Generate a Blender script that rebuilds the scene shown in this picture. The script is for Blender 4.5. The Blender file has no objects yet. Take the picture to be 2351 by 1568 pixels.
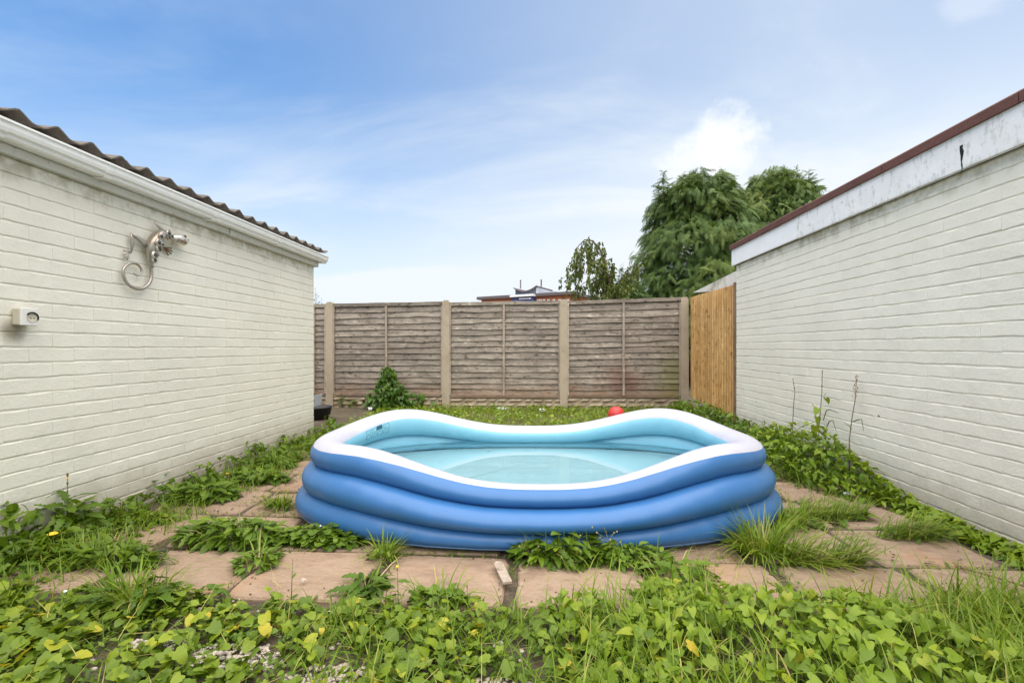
import bpy, bmesh, math, random
import numpy as np
from mathutils import Vector

R = math.radians
rnd = random.Random(7)
rng = np.random.default_rng(11)
scene = bpy.context.scene
col = scene.collection

# ------------------------------------------------------------------ camera
YAW = R(3.36)
SN, CS = math.sin(YAW), math.cos(YAW)
FPX, CXP, HOR = 1080.0, 1175.5, 798.0        # a 2351 x 1568 measure of the photograph
cam_d = bpy.data.cameras.new('camera')
cam = bpy.data.objects.new('camera', cam_d)
col.objects.link(cam)
cam.location = (0, 0, 1.0)
cam.rotation_euler = (R(90), 0, YAW)
cam_d.sensor_width = 36.0
cam_d.lens = 36.0 * FPX / 2351.0
cam_d.shift_y = (HOR - 784.0) / 2351.0
cam_d.clip_start = 0.02
cam_d.clip_end = 2000
scene.camera = cam

# ------------------------------------------------------------------ world, sun, exposure
SUN_EL, SUN_AZ = R(74), R(180)                # azimuth clockwise from +Y
world = bpy.data.worlds.new('World')
scene.world = world
world.use_nodes = True
wt = world.node_tree
for n in list(wt.nodes):
    wt.nodes.remove(n)


def N(t, kind, **kw):
    n = t.nodes.new(kind)
    for k, v in kw.items():
        if k.startswith('i_'):
            n.inputs[k[2:].replace('_', ' ')].default_value = v
        else:
            setattr(n, k, v)
    return n


def L(t, a, b):
    t.links.new(a, b)


def math_n(t, op, a, b=None, c=None, clamp=False):
    n = t.nodes.new('ShaderNodeMath')
    n.operation = op
    n.use_clamp = clamp
    for i, v in enumerate((a, b, c)):
        if v is None:
            continue
        if isinstance(v, (int, float)):
            n.inputs[i].default_value = v
        else:
            t.links.new(v, n.inputs[i])
    return n.outputs[0]


def vmath(t, op, a, b=None):
    n = t.nodes.new('ShaderNodeVectorMath')
    n.operation = op
    for i, v in enumerate((a, b)):
        if v is None:
            continue
        if isinstance(v, (tuple, list)):
            n.inputs[i].default_value = v
        else:
            t.links.new(v, n.inputs[i])
    return n


def ramp(t, fac, stops, interp='LINEAR'):
    n = t.nodes.new('ShaderNodeValToRGB')
    n.color_ramp.interpolation = interp
    el = n.color_ramp.elements
    while len(el) < len(stops):
        el.new(0.5)
    for e, (p, c) in zip(el, stops):
        e.position = p
        e.color = (c, c, c, 1) if isinstance(c, (int, float)) else (c[0], c[1], c[2], 1)
    t.links.new(fac, n.inputs[0])
    return n.outputs[0]


def maprange(t, v, a, b, c=0.0, d=1.0, smooth=True):
    n = t.nodes.new('ShaderNodeMapRange')
    n.interpolation_type = 'SMOOTHSTEP' if smooth else 'LINEAR'
    n.inputs[1].default_value = a
    n.inputs[2].default_value = b
    n.inputs[3].default_value = c
    n.inputs[4].default_value = d
    t.links.new(v, n.inputs[0])
    return n.outputs[0]


def mixc(t, fac, a, b, blend='MIX'):
    n = t.nodes.new('ShaderNodeMix')
    n.data_type = 'RGBA'
    n.blend_type = blend
    for i, v in ((0, fac), (6, a), (7, b)):
        if isinstance(v, (int, float)):
            n.inputs[i].default_value = v
        elif isinstance(v, (tuple, list)):
            n.inputs[i].default_value = (v[0], v[1], v[2], 1)
        else:
            t.links.new(v, n.inputs[i])
    return n.outputs[2]


def noise(t, vec, scale, detail=4, rough=0.55, dist=0.0):
    n = t.nodes.new('ShaderNodeTexNoise')
    n.inputs['Scale'].default_value = scale
    n.inputs['Detail'].default_value = detail
    n.inputs['Roughness'].default_value = rough
    n.inputs['Distortion'].default_value = dist
    if vec is not None:
        t.links.new(vec, n.inputs['Vector'])
    return n.outputs[0]


def cam_dir(xd, yd):
    a, b = (xd - CXP) / FPX, (HOR - yd) / FPX
    return Vector((CS * a - SN, SN * a + CS, b))


sky = N(wt, 'ShaderNodeTexSky', sky_type='NISHITA', sun_disc=False, sun_elevation=SUN_EL,
        sun_rotation=SUN_AZ, altitude=50, air_density=1.15, dust_density=0.3, ozone_density=1.6)
tc = N(wt, 'ShaderNodeTexCoord')
dirv = vmath(wt, 'NORMALIZE', tc.outputs['Generated']).outputs[0]
sep = N(wt, 'ShaderNodeSeparateXYZ')
L(wt, dirv, sep.inputs[0])
den = math_n(wt, 'ADD', math_n(wt, 'MAXIMUM', sep.outputs[2], 0.0), 0.22)
comb = N(wt, 'ShaderNodeCombineXYZ')
L(wt, math_n(wt, 'DIVIDE', sep.outputs[0], den), comb.inputs[0])
L(wt, math_n(wt, 'DIVIDE', sep.outputs[1], den), comb.inputs[1])
mp = N(wt, 'ShaderNodeMapping')
mp.inputs['Rotation'].default_value = (0, 0, R(-35))
mp.inputs['Scale'].default_value = (0.55, 1.25, 1)
mp.inputs['Location'].default_value = (3.4, 1.7, 0)
L(wt, comb.outputs[0], mp.inputs[0])
veil = maprange(wt, noise(wt, mp.outputs[0], 1.4, 8, 0.58, 0.7), 0.36, 0.80)
# thin cloud grows towards the horizon, as broken cloud seen edge on does
hz = maprange(wt, sep.outputs[2], 0.0, 0.50, 1.0, 0.0)
east = maprange(wt, math_n(wt, 'ADD', math_n(wt, 'MULTIPLY', sep.outputs[0], CS), math_n(wt, 'MULTIPLY', sep.outputs[1], SN)), -0.76, 0.55, 0.0, 0.54)
m1 = math_n(wt, 'MULTIPLY', veil, 0.36)
mask = math_n(wt, 'ADD', math_n(wt, 'ADD', m1, math_n(wt, 'MULTIPLY', hz, 0.86)), east, clamp=True)


def puff(xd, yd, rad, amt, sq):
    d0 = cam_dir(xd, yd).normalized()
    wob = N(wt, 'ShaderNodeTexNoise')
    wob.inputs['Scale'].default_value = 6.0
    wob.inputs['Detail'].default_value = 6
    wob.inputs['Roughness'].default_value = 0.62
    L(wt, dirv, wob.inputs['Vector'])
    dd = vmath(wt, 'SUBTRACT', dirv, tuple(d0))
    sc = vmath(wt, 'MULTIPLY', dd.outputs[0], (1, 1, sq))
    ln = N(wt, 'ShaderNodeVectorMath', operation='LENGTH')
    L(wt, sc.outputs[0], ln.inputs[0])
    v = math_n(wt, 'ADD', ln.outputs['Value'], math_n(wt, 'MULTIPLY', math_n(wt, 'SUBTRACT', wob.outputs[0], 0.5), rad * 2.4))
    return math_n(wt, 'MULTIPLY', maprange(wt, v, rad * 0.55, rad * 1.1, 1.0, 0.0), amt)


pf = math_n(wt, 'MAXIMUM', puff(1632, 350, 0.080, 0.95, 1.0), puff(1305, 468, 0.03, 0.12, 1.5))
pf = math_n(wt, 'MAXIMUM', pf, puff(2230, 5, 0.05, 0.25, 1.5))
SKY_MUL = 1.0
skyc = mixc(wt, 1.0, sky.outputs[0], (0.40, 0.72, 0.95), 'MULTIPLY')
skycol = mixc(wt, mask, skyc, (4.25, 4.55, 4.80))
skycol = mixc(wt, pf, skycol, (5.0, 5.1, 5.2))
bg = N(wt, 'ShaderNodeBackground')
bg.inputs['Strength'].default_value = 0.090
L(wt, skycol, bg.inputs[0])
wo = N(wt, 'ShaderNodeOutputWorld')
L(wt, bg.outputs[0], wo.inputs[0])

sun_d = bpy.data.lights.new('sun', 'SUN')
sun_d.energy = 2.75
sun_d.angle = R(100)
sun_d.color = (1.0, 0.90, 0.77)
sun = bpy.data.objects.new('sun', sun_d)
col.objects.link(sun)
sd = Vector((math.sin(SUN_AZ) * math.cos(SUN_EL), math.cos(SUN_AZ) * math.cos(SUN_EL), math.sin(SUN_EL)))
sun.rotation_euler = sd.to_track_quat('Z', 'Y').to_euler()
sun.location = (3, 3, 30)

scene.view_settings.view_transform = 'Standard'
scene.view_settings.look = 'None'
scene.view_settings.gamma = 1.0
scene.view_settings.exposure = 1.24
scene.cycles.max_bounces = 8
scene.cycles.caustics_refractive = True
scene.cycles.caustics_reflective = True
scene.cycles.blur_glossy = 0.3
scene.cycles.transparent_max_bounces = 12
scene.cycles.use_denoising = True


# ------------------------------------------------------------------ helpers
def ground(xd, yd, z=0.0):
    d = cam_dir(xd, yd)
    k = (z - 1.0) / d.z
    return Vector((d.x * k, d.y * k, z))


def on_x(xd, yd, X):
    d = cam_dir(xd, yd)
    k = X / d.x
    return Vector((X, d.y * k, 1.0 + d.z * k))


def on_y(xd, yd, Y):
    d = cam_dir(xd, yd)
    k = Y / d.y
    return Vector((d.x * k, Y, 1.0 + d.z * k))


def project(p):
    Zc = -SN * p[0] + CS * p[1]
    la = CS * p[0] + SN * p[1]
    return CXP + FPX * la / Zc, HOR - FPX * (p[2] - 1) / Zc, Zc


def tag(o, label=None, cat=None, group=None, kind=None):
    if label:
        o['label'] = label
    if cat:
        o['category'] = cat
    if group:
        o['group'] = group
    if kind:
        o['kind'] = kind
    return o


def empty(name, loc, label=None, cat=None, group=None, kind=None):
    o = bpy.data.objects.new(name, None)
    o.empty_display_size = 0.1
    o.location = loc
    col.objects.link(o)
    return tag(o, label, cat, group, kind)


def link(name, me, mat, parent=None, loc=None):
    """mesh in world coordinates; a child of an Empty is moved back by the Empty's place"""
    o = bpy.data.objects.new(name, me)
    if mat is not None and not me.materials:
        me.materials.append(mat)
    col.objects.link(o)
    if parent is not None:
        o.parent = parent
        if parent.type == 'EMPTY':
            o.location = -Vector(parent.location)
    if loc is not None:
        o.location = Vector(o.location) + Vector(loc)
    return o


def mesh(name, verts, faces, smooth=False):
    me = bpy.data.meshes.new(name)
    me.from_pydata([tuple(v) for v in verts], [], faces)
    if smooth:
        me.polygons.foreach_set('use_smooth', [True] * len(me.polygons))
    me.update()
    return me


def np_mesh(name, V, F, tint=None, smooth=True):
    """V (n,3), F (m,k) arrays of equal-sided faces"""
    V = np.asarray(V, dtype=np.float32)
    F = np.asarray(F, dtype=np.int32)
    me = bpy.data.meshes.new(name)
    m, k = F.shape
    me.vertices.add(len(V))
    me.vertices.foreach_set('co', V.ravel())
    me.loops.add(m * k)
    me.loops.foreach_set('vertex_index', F.ravel())
    me.polygons.add(m)
    me.polygons.foreach_set('loop_start', np.arange(m, dtype=np.int32) * k)
    me.polygons.foreach_set('loop_total', np.full(m, k, dtype=np.int32))
    if smooth:
        me.polygons.foreach_set('use_smooth', np.ones(m, dtype=bool))
    if tint is not None:
        at = me.attributes.new('tint', 'FLOAT', 'POINT')
        at.data.foreach_set('value', np.asarray(tint, dtype=np.float32))
    me.update(calc_edges=True)
    me.validate()
    return me


class MB:
    """collects boxes, tubes and prisms into one mesh"""

    def __init__(self):
        self.v, self.f = [], []

    def box(self, x0, x1, y0, y1, z0, z1):
        b = len(self.v)
        self.v += [(x, y, z) for z in (z0, z1) for y in (y0, y1) for x in (x0, x1)]
        self.f += [tuple(b + i for i in q) for q in
                   ((0, 2, 3, 1), (4, 5, 7, 6), (0, 1, 5, 4), (2, 6, 7, 3), (0, 4, 6, 2), (1, 3, 7, 5))]
        return self

    def bbox(self, x0, x1, y0, y1, z0, z1, c=0.004):
        """box with chamfered edges"""
        bm = bmesh.new()
        bmesh.ops.create_cube(bm, size=1.0)
        for v in bm.verts:
            v.co = Vector((x0 + (v.co.x + .5) * (x1 - x0), y0 + (v.co.y + .5) * (y1 - y0), z0 + (v.co.z + .5) * (z1 - z0)))
        bmesh.ops.bevel(bm, geom=list(bm.edges), offset=c, segments=1, affect='EDGES')
        self.bm(bm)
        return self

    def bm(self, bm):
        b = len(self.v)
        bm.verts.index_update()
        self.v += [tuple(v.co) for v in bm.verts]
        self.f += [tuple(b + v.index for v in f.verts) for f in bm.faces]
        bm.free()
        return self

    def tube(self, pts, rad, n=8, caps=True):
        pts = [Vector(p) for p in pts]
        rad = rad if isinstance(rad, (list, tuple)) else [rad] * len(pts)
        b = len(self.v)
        up = Vector((0, 0, 1))
        prev = None
        for i, p in enumerate(pts):
            t = (pts[min(i + 1, len(pts) - 1)] - pts[max(i - 1, 0)]).normalized()
            if prev is None:
                a = t.cross(up)
                if a.length < 1e-3:
                    a = t.cross(Vector((1, 0, 0)))
            else:
                a = prev - t * prev.dot(t)
            a.normalize()
            prev = a
            c = t.cross(a)
            for k in range(n):
                w = 2 * math.pi * k / n
                self.v.append(tuple(p + (a * math.cos(w) + c * math.sin(w)) * rad[i]))
        for i in range(len(pts) - 1):
            for k in range(n):
                q = b + i * n
                self.f.append((q + k, q + (k + 1) % n, q + n + (k + 1) % n, q + n + k))
        if caps:
            self.f.append(tuple(b + k for k in range(n))[::-1])
            e = b + (len(pts) - 1) * n
            self.f.append(tuple(e + k for k in range(n)))
        return self

    def prism(self, poly, d0, d1, axis='y'):
        """closed outline swept along an axis; poly in the two other coordinates"""
        b = len(self.v)
        n = len(poly)
        for d in (d0, d1):
            for (p, q) in poly:
                self.v.append({'y': (p, d, q), 'x': (d, p, q), 'z': (p, q, d)}[axis])
        for k in range(n):
            self.f.append((b + k, b + (k + 1) % n, b + n + (k + 1) % n, b + n + k))
        self.f.append(tuple(b + k for k in range(n))[::-1])
        self.f.append(tuple(b + n + k for k in range(n)))
        return self

    def lathe(self, prof, c, n=24, axis='z'):
        b = len(self.v)
        m = len(prof)
        for k in range(n):
            w = 2 * math.pi * k / n
            for (r, z) in prof:
                if axis == 'z':
                    self.v.append((c[0] + r * math.cos(w), c[1] + r * math.sin(w), c[2] + z))
                else:
                    self.v.append((c[0] + z, c[1] + r * math.cos(w), c[2] + r * math.sin(w)))
        for k in range(n):
            for i in range(m - 1):
                a, d = b + k * m + i, b + ((k + 1) % n) * m + i
                self.f.append((a, d, d + 1, a + 1))
        return self

    def mesh(self, name, smooth=False):
        me = mesh(name, self.v, self.f, smooth)
        bm = bmesh.new()
        bm.from_mesh(me)
        bmesh.ops.recalc_face_normals(bm, faces=bm.faces)
        bm.to_mesh(me)
        bm.free()
        return me

    def build(self, name, mat, parent=None, smooth=False, autos=None):
        me = self.mesh(name, smooth)
        if autos:
            me.polygons.foreach_set('use_smooth', [True] * len(me.polygons))
            me.set_sharp_from_angle(angle=R(autos))
        return link(name, me, mat, parent)


# ------------------------------------------------------------------ materials
def mat_new(name):
    m = bpy.data.materials.new(name)
    m.use_nodes = True
    t = m.node_tree
    p = t.nodes['Principled BSDF']
    return m, t, p


def bump(t, p, h, strength=0.3, dist=0.01):
    b = t.nodes.new('ShaderNodeBump')
    b.inputs['Strength'].default_value = strength
    b.inputs['Distance'].default_value = dist
    t.links.new(h, b.inputs['Height'])
    t.links.new(b.outputs[0], p.inputs['Normal'])


def simple(name, c, rough=0.6, metal=0.0, var=0.0, scale=20, bmp=0.0, spec=0.5):
    m, t, p = mat_new(name)
    p.inputs['Roughness'].default_value = rough
    p.inputs['Metallic'].default_value = metal
    p.inputs['Specular IOR Level'].default_value = spec
    if var > 0:
        g = t.nodes.new('ShaderNodeNewGeometry')
        n = noise(t, g.outputs['Position'], scale, 6, 0.6)
        cc = mixc(t, maprange(t, n, 0.3, 0.7), [x * (1 - var) for x in c], [min(1, x * (1 + var)) for x in c])
        t.links.new(cc, p.inputs['Base Color'])
        if bmp:
            bump(t, p, n, bmp, 0.005)
    else:
        p.inputs['Base Color'].default_value = (*c, 1)
    return m


def geo_pos(t):
    return t.nodes.new('ShaderNodeNewGeometry').outputs['Position']


def sepxyz(t, v):
    s = t.nodes.new('ShaderNodeSeparateXYZ')
    t.links.new(v, s.inputs[0])
    return s.outputs


def paint_wall(name, base, top, socket=None):
    """cream masonry paint: slightly patchy, dirt under the eaves and by the ground, chips down to the brick"""
    m, t, p = mat_new(name)
    P = geo_pos(t)
    x, y, z = sepxyz(t, P)
    n1 = noise(t, P, 2.2, 5, 0.6)
    n2 = noise(t, P, 60, 4, 0.6)
    n3 = noise(t, P, 9, 6, 0.65)
    c = mixc(t, maprange(t, n1, 0.3, 0.7), [b * 0.955 for b in base], [min(1, b * 1.03) for b in base])
    c = mixc(t, maprange(t, n3, 0.56, 0.78, 0, 0.20), c, (base[0] * .8, base[1] * .78, base[2] * .7))
    # algae and rust-brown run-off just below the eaves
    tz = math_n(t, 'ADD', z, math_n(t, 'MULTIPLY', n3, 0.16))
    dirt = math_n(t, 'MULTIPLY', maprange(t, tz, top - 0.06, top + 0.10), maprange(t, n3, 0.42, 0.62))
    c = mixc(t, math_n(t, 'MULTIPLY', dirt, 0.55), c, (0.30, 0.25, 0.12))
    # splash-back at the foot
    ft = maprange(t, math_n(t, 'SUBTRACT', z, math_n(t, 'MULTIPLY', n3, 0.22)), -0.06, 0.26, 0.72, 0.0)
    c = mixc(t, ft, c, (0.42, 0.36, 0.26))
    if socket:
        dv = vmath(t, 'SUBTRACT', P, socket)
        ds = vmath(t, 'MULTIPLY', dv.outputs[0], (0, 9, 8))
        ln = N(t, 'ShaderNodeVectorMath', operation='LENGTH')
        t.links.new(ds.outputs[0], ln.inputs[0])
        st = maprange(t, math_n(t, 'ADD', ln.outputs['Value'], math_n(t, 'MULTIPLY', n3, 0.5)), 0.35, 0.95, 0.75, 0.0)
        c = mixc(t, st, c, (0.17, 0.14, 0.075))
    # chips: sparse, more of them low down
    v = t.nodes.new('ShaderNodeTexVoronoi')
    v.inputs['Scale'].default_value = 4.2
    v.inputs['Randomness'].default_value = 1.0
    t.links.new(P, v.inputs['Vector'])
    cn = noise(t, P, 38, 3, 0.6)
    chipd = math_n(t, 'ADD', v.outputs['Distance'], math_n(t, 'MULTIPLY', math_n(t, 'SUBTRACT', cn, 0.5), 0.20))
    low = maprange(t, z, 0.05, 0.60, 0.15, 0.026)
    chip = math_n(t, 'LESS_THAN', chipd, low)
    cs = N(t, 'ShaderNodeSeparateXYZ')
    t.links.new(v.outputs['Color'], cs.inputs[0])
    chip = math_n(t, 'MULTIPLY', chip, math_n(t, 'GREATER_THAN', cs.outputs[0], 0.60))
    c = mixc(t, chip, c, (0.16, 0.085, 0.06))
    t.links.new(c, p.inputs['Base Color'])
    p.inputs['Roughness'].default_value = 0.62
    p.inputs['Specular IOR Level'].default_value = 0.3
    h = math_n(t, 'ADD', math_n(t, 'MULTIPLY', n2, 0.5), math_n(t, 'MULTIPLY', n3, 0.8))
    h = math_n(t, 'SUBTRACT', h, math_n(t, 'MULTIPLY', chip, 0.5))
    bump(t, p, h, 0.5, 0.008)
    return m


SY0 = on_x(48.4, 720, -2.458).y
SY1 = on_x(87.5, 720, -2.458).y
SZ1 = on_x(48.4, 706, -2.458).z
SZ0 = on_x(48.4, 746.6, -2.458).z
SOCK = (-2.51, SY0 + .01, SZ0 - .03)
M = {}
M['paint_l'] = paint_wall('cream_paint', (0.80, 0.775, 0.675), 1.90, SOCK)
M['paint_r'] = paint_wall('pale_paint', (0.82, 0.78, 0.655), 1.95)


def wood_mat(name, c0, c1, dark, axis, stain=False, fine=1.0, rough=0.8):
    m, t, p = mat_new(name)
    P = geo_pos(t)
    oi = t.nodes.new('ShaderNodeObjectInfo')
    x, y, z = sepxyz(t, P)
    off = N(t, 'ShaderNodeCombineXYZ')
    r = math_n(t, 'MULTIPLY', oi.outputs['Random'], 37.0)
    for i in range(3):
        L(t, r, off.inputs[i])
    Q = vmath(t, 'ADD', P, off.outputs[0]).outputs[0]
    sc = {'x': (1.2, 30, 30), 'z': (30, 30, 1.2), 'y': (30, 1.2, 30)}[axis]
    Qs = vmath(t, 'MULTIPLY', Q, sc).outputs[0]
    g = noise(t, Qs, 1.6 * fine, 6, 0.65, 0.35)
    b = noise(t, Q, 3.2, 4, 0.6)
    f = noise(t, vmath(t, 'MULTIPLY', Q, {'x': (.5, 1, 1), 'z': (1, 1, .5), 'y': (1, .5, 1)}[axis]).outputs[0], 24, 3, 0.6)
    c = mixc(t, maprange(t, g, 0.30, 0.70), c0, c1)
    c = mixc(t, maprange(t, b, 0.35, 0.75, 0, 0.55), c, [(a + d) / 2 * .85 for a, d in zip(c0, dark)])
    c = mixc(t, maprange(t, f, 0.56, 0.70, 0, 0.9), c, dark)
    c = mixc(t, maprange(t, f, 0.42, 0.30, 0, 0.65), c, [min(1, q * 1.4) for q in c1])
    c = mixc(t, math_n(t, 'MULTIPLY', oi.outputs['Random'], 0.36), c, dark)
    if stain:
        # damp red-brown foot and green algae at the far right post, with ragged edges
        n3 = noise(t, P, 3.0, 5, 0.6)
        foot = maprange(t, math_n(t, 'ADD', z, math_n(t, 'MULTIPLY', n3, 0.5)), 0.40, 0.76, 0.55, 0.0)
        c = mixc(t, foot, c, (0.23, 0.12, 0.06))
        dx = math_n(t, 'ABSOLUTE', math_n(t, 'SUBTRACT', x, 1.30))
        dz = math_n(t, 'ABSOLUTE', math_n(t, 'SUBTRACT', z, 0.48))
        rs = math_n(t, 'ADD', math_n(t, 'ADD', math_n(t, 'MULTIPLY', dx, 1.1), math_n(t, 'MULTIPLY', dz, 1.5)), math_n(t, 'MULTIPLY', n3, 0.8))
        c = mixc(t, maprange(t, rs, 0.45, 1.15, 0.55, 0.0), c, (0.15, 0.05, 0.035))
        gx = maprange(t, math_n(t, 'ADD', x, math_n(t, 'MULTIPLY', n3, 0.5)), 1.95, 2.5, 0.0, 0.7)
        gx = math_n(t, 'MULTIPLY', gx, maprange(t, z, 1.2, 0.6, 0.0, 1.0))
        c = mixc(t, gx, c, (0.20, 0.19, 0.06))
    t.links.new(c, p.inputs['Base Color'])
    p.inputs['Roughness'].default_value = rough
    p.inputs['Specular IOR Level'].default_value = 0.2
    bump(t, p, math_n(t, 'ADD', g, f), 0.5, 0.004)
    return m


M['fence_wood'] = wood_mat('weathered_wood', (0.245, 0.212, 0.172), (0.47, 0.405, 0.33), (0.072, 0.055, 0.042), 'x', True)
M['batten_wood'] = wood_mat('weathered_batten', (0.36, 0.29, 0.225), (0.50, 0.42, 0.345), (0.18, 0.14, 0.10), 'z')
M['new_wood'] = wood_mat('new_timber', (0.70, 0.40, 0.135), (0.90, 0.60, 0.26), (0.30, 0.13, 0.035), 'z', False, 0.6, 0.6)
M['brown_post'] = wood_mat('brown_timber', (0.26, 0.15, 0.085), (0.36, 0.23, 0.14), (0.11, 0.06, 0.035), 'z')


def concrete(name, c, stainc, amt=0.4):
    m, t, p = mat_new(name)
    P = geo_pos(t)
    a, b, d = noise(t, P, 5, 5, 0.6), noise(t, P, 90, 3, 0.7), noise(t, P, 260, 2, 0.6)
    cc = mixc(t, maprange(t, b, 0.3, 0.7), [k * .8 for k in c], [min(1, k * 1.12) for k in c])
    cc = mixc(t, maprange(t, a, 0.45, 0.72, 0, amt), cc, stainc)
    cc = mixc(t, maprange(t, d, 0.62, 0.70, 0, 0.4), cc, [k * .45 for k in c])
    t.links.new(cc, p.inputs['Base Color'])
    p.inputs['Roughness'].default_value = 0.9
    p.inputs['Specular IOR Level'].default_value = 0.2
    bump(t, p, b, 0.5, 0.004)
    return m


M['post'] = concrete('post_concrete', (0.46, 0.385, 0.285), (0.27, 0.22, 0.13))
M['stone'] = concrete('stone_effect', (0.44, 0.36, 0.26), (0.20, 0.14, 0.08), 0.7)
M['render'] = concrete('grey_render', (0.74, 0.72, 0.64), (0.26, 0.24, 0.15), 0.75)
M['asbestos'] = concrete('cement_sheet', (0.17, 0.15, 0.125), (0.085, 0.072, 0.055), 0.6)


def slab_mat():
    m, t, p = mat_new('buff_paving')
    P = geo_pos(t)
    oi = t.nodes.new('ShaderNodeObjectInfo')
    a, b, d = noise(t, P, 3.5, 6, 0.65), noise(t, P, 45, 5, 0.7), noise(t, P, 170, 2, 0.6)
    st = noise(t, vmath(t, 'MULTIPLY', P, (1.0, 2.6, 1)).outputs[0], 6, 5, 0.6, 0.4)
    c = mixc(t, maprange(t, a, 0.3, 0.72), (0.285, 0.192, 0.13), (0.375, 0.272, 0.195))
    c = mixc(t, maprange(t, b, 0.35, 0.65, 0, .5), c, (0.42, 0.32, 0.23))
    c = mixc(t, maprange(t, st, 0.48, 0.72, 0, .7), c, (0.19, 0.135, 0.095))
    c = mixc(t, maprange(t, d, 0.64, 0.72, 0, .55), c, (0.14, 0.10, 0.075))
    c = mixc(t, math_n(t, 'MULTIPLY', oi.outputs['Random'], 0.35), c, (0.34, 0.225, 0.145))
    ms = noise(t, P, 2.3, 6, 0.7)
    c = mixc(t, math_n(t, 'MULTIPLY', maprange(t, ms, 0.57, 0.74), maprange(t, b, 0.40, 0.58)), c, (0.155, 0.125, 0.070))
    og = noise(t, vmath(t, 'ADD', P, (5, 3, 0)).outputs[0], 2.0, 5, 0.65)
    c = mixc(t, maprange(t, og, 0.56, 0.72, 0, .45), c, (0.44, 0.235, 0.12))
    t.links.new(c, p.inputs['Base Color'])
    p.inputs['Roughness'].default_value = 0.85
    p.inputs['Specular IOR Level'].default_value = 0.25
    bump(t, p, math_n(t, 'ADD', math_n(t, 'MULTIPLY', st, 2.0), b), 0.8, 0.012)
    return m


M['slab'] = slab_mat()


def soil_mat():
    m, t, p = mat_new('soil')
    P = geo_pos(t)
    a, b, d = noise(t, P, 1.7, 5, 0.6), noise(t, P, 26, 6, 0.7), noise(t, P, 110, 3, 0.6)
    c = mixc(t, maprange(t, b, 0.3, 0.7), (0.055, 0.040, 0.026), (0.17, 0.125, 0.082))
    c = mixc(t, maprange(t, a, 0.45, 0.65, 0, .6), c, (0.20, 0.15, 0.10))
    c = mixc(t, maprange(t, d, 0.62, 0.70, 0, .6), c, (0.34, 0.29, 0.22))
    # short moss and seedlings colour some of the soil green
    g = noise(t, P, 4.5, 6, 0.7)
    c = mixc(t, maprange(t, g, 0.50, 0.62, 0, .65), c, (0.075, 0.105, 0.022))
    t.links.new(c, p.inputs['Base Color'])
    p.inputs['Roughness'].default_value = 0.95
    bump(t, p, math_n(t, 'ADD', b, d), 0.9, 0.02)
    return m


M['soil'] = soil_mat()


def leaf_mat(name, stops, rough=0.45, trans=0.32, spec=0.35):
    m, t, p = mat_new(name)
    at = t.nodes.new('ShaderNodeAttribute')
    at.attribute_name = 'tint'
    oi = t.nodes.new('ShaderNodeObjectInfo')
    P = geo_pos(t)
    n = noise(t, P, 55, 3, 0.6)
    f = math_n(t, 'ADD', at.outputs['Fac'], math_n(t, 'MULTIPLY', math_n(t, 'SUBTRACT', n, 0.5), 0.25), clamp=True)
    c = ramp(t, f, [(q_, (k_[0] * 1.12, k_[1] * 1.18, k_[2] * .80)) for q_, k_ in stops])
    t.links.new(c, p.inputs['Base Color'])
    p.inputs['Roughness'].default_value = rough
    p.inputs['Specular IOR Level'].default_value = spec
    tr = t.nodes.new('ShaderNodeBsdfTranslucent')
    c2 = mixc(t, 1.0, c, (1.25, 1.2, 0.6), 'MULTIPLY')
    t.links.new(c2, tr.inputs[0])
    mx = t.nodes.new('ShaderNodeMixShader')
    mx.inputs[0].default_value = trans
    t.links.new(p.outputs[0], mx.inputs[1])
    t.links.new(tr.outputs[0], mx.inputs[2])
    out = t.nodes['Material Output']
    t.links.new(mx.outputs[0], out.inputs[0])
    return m


M['bindweed'] = leaf_mat('bindweed_leaf', [(0.0, (0.075, 0.130, 0.014)), (0.5, (0.155, 0.225, 0.022)), (0.85, (0.225, 0.29, 0.028)), (1.0, (0.30, 0.31, 0.04))])
M['lobed'] = leaf_mat('lobed_leaf', [(0.0, (0.065, 0.115, 0.018)), (0.45, (0.145, 0.205, 0.022)), (0.72, (0.25, 0.30, 0.03)), (0.88, (0.40, 0.37, 0.045)), (1.0, (0.50, 0.37, 0.06))])
M['weed'] = leaf_mat('weed_leaf', [(0.0, (0.050, 0.095, 0.012)), (0.5, (0.105, 0.175, 0.018)), (0.9, (0.19, 0.255, 0.028)), (1.0, (0.28, 0.27, 0.04))])
M['grass'] = leaf_mat('grass_blade', [(0.0, (0.060, 0.110, 0.014)), (0.5, (0.125, 0.195, 0.020)), (0.85, (0.205, 0.275, 0.03)), (0.94, (0.30, 0.27, 0.09)), (1.0, (0.42, 0.34, 0.16))], 0.5)
M['conifer'] = leaf_mat('conifer_spray', [(0.0, (0.030, 0.060, 0.022)), (0.45, (0.066, 0.118, 0.038)), (0.85, (0.118, 0.172, 0.050)), (1.0, (0.165, 0.20, 0.058))], 0.55, 0.22)
M['birch'] = leaf_mat('dangling_leaf', [(0.0, (0.045, 0.070, 0.02)), (0.6, (0.10, 0.125, 0.032)), (1.0, (0.16, 0.17, 0.045))], 0.55, 0.2)
M['shrub'] = leaf_mat('shrub_leaf', [(0.0, (0.035, 0.080, 0.014)), (0.6, (0.080, 0.150, 0.022)), (1.0, (0.15, 0.22, 0.034))], 0.4, 0.28)
M['bark'] = simple('bark', (0.12, 0.085, 0.055), 0.9, var=0.4, scale=30, bmp=0.6)
M['stem'] = simple('green_stem', (0.14, 0.16, 0.06), 0.7)
M['brown_stem'] = simple('brown_stem', (0.17, 0.11, 0.06), 0.8)
M['dry'] = simple('dry_straw', (0.46, 0.36, 0.20), 0.8, var=0.25, scale=40)
M['yellow'] = simple('yellow_petal', (0.85, 0.52, 0.015), 0.6, var=0.15, scale=200)
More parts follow.
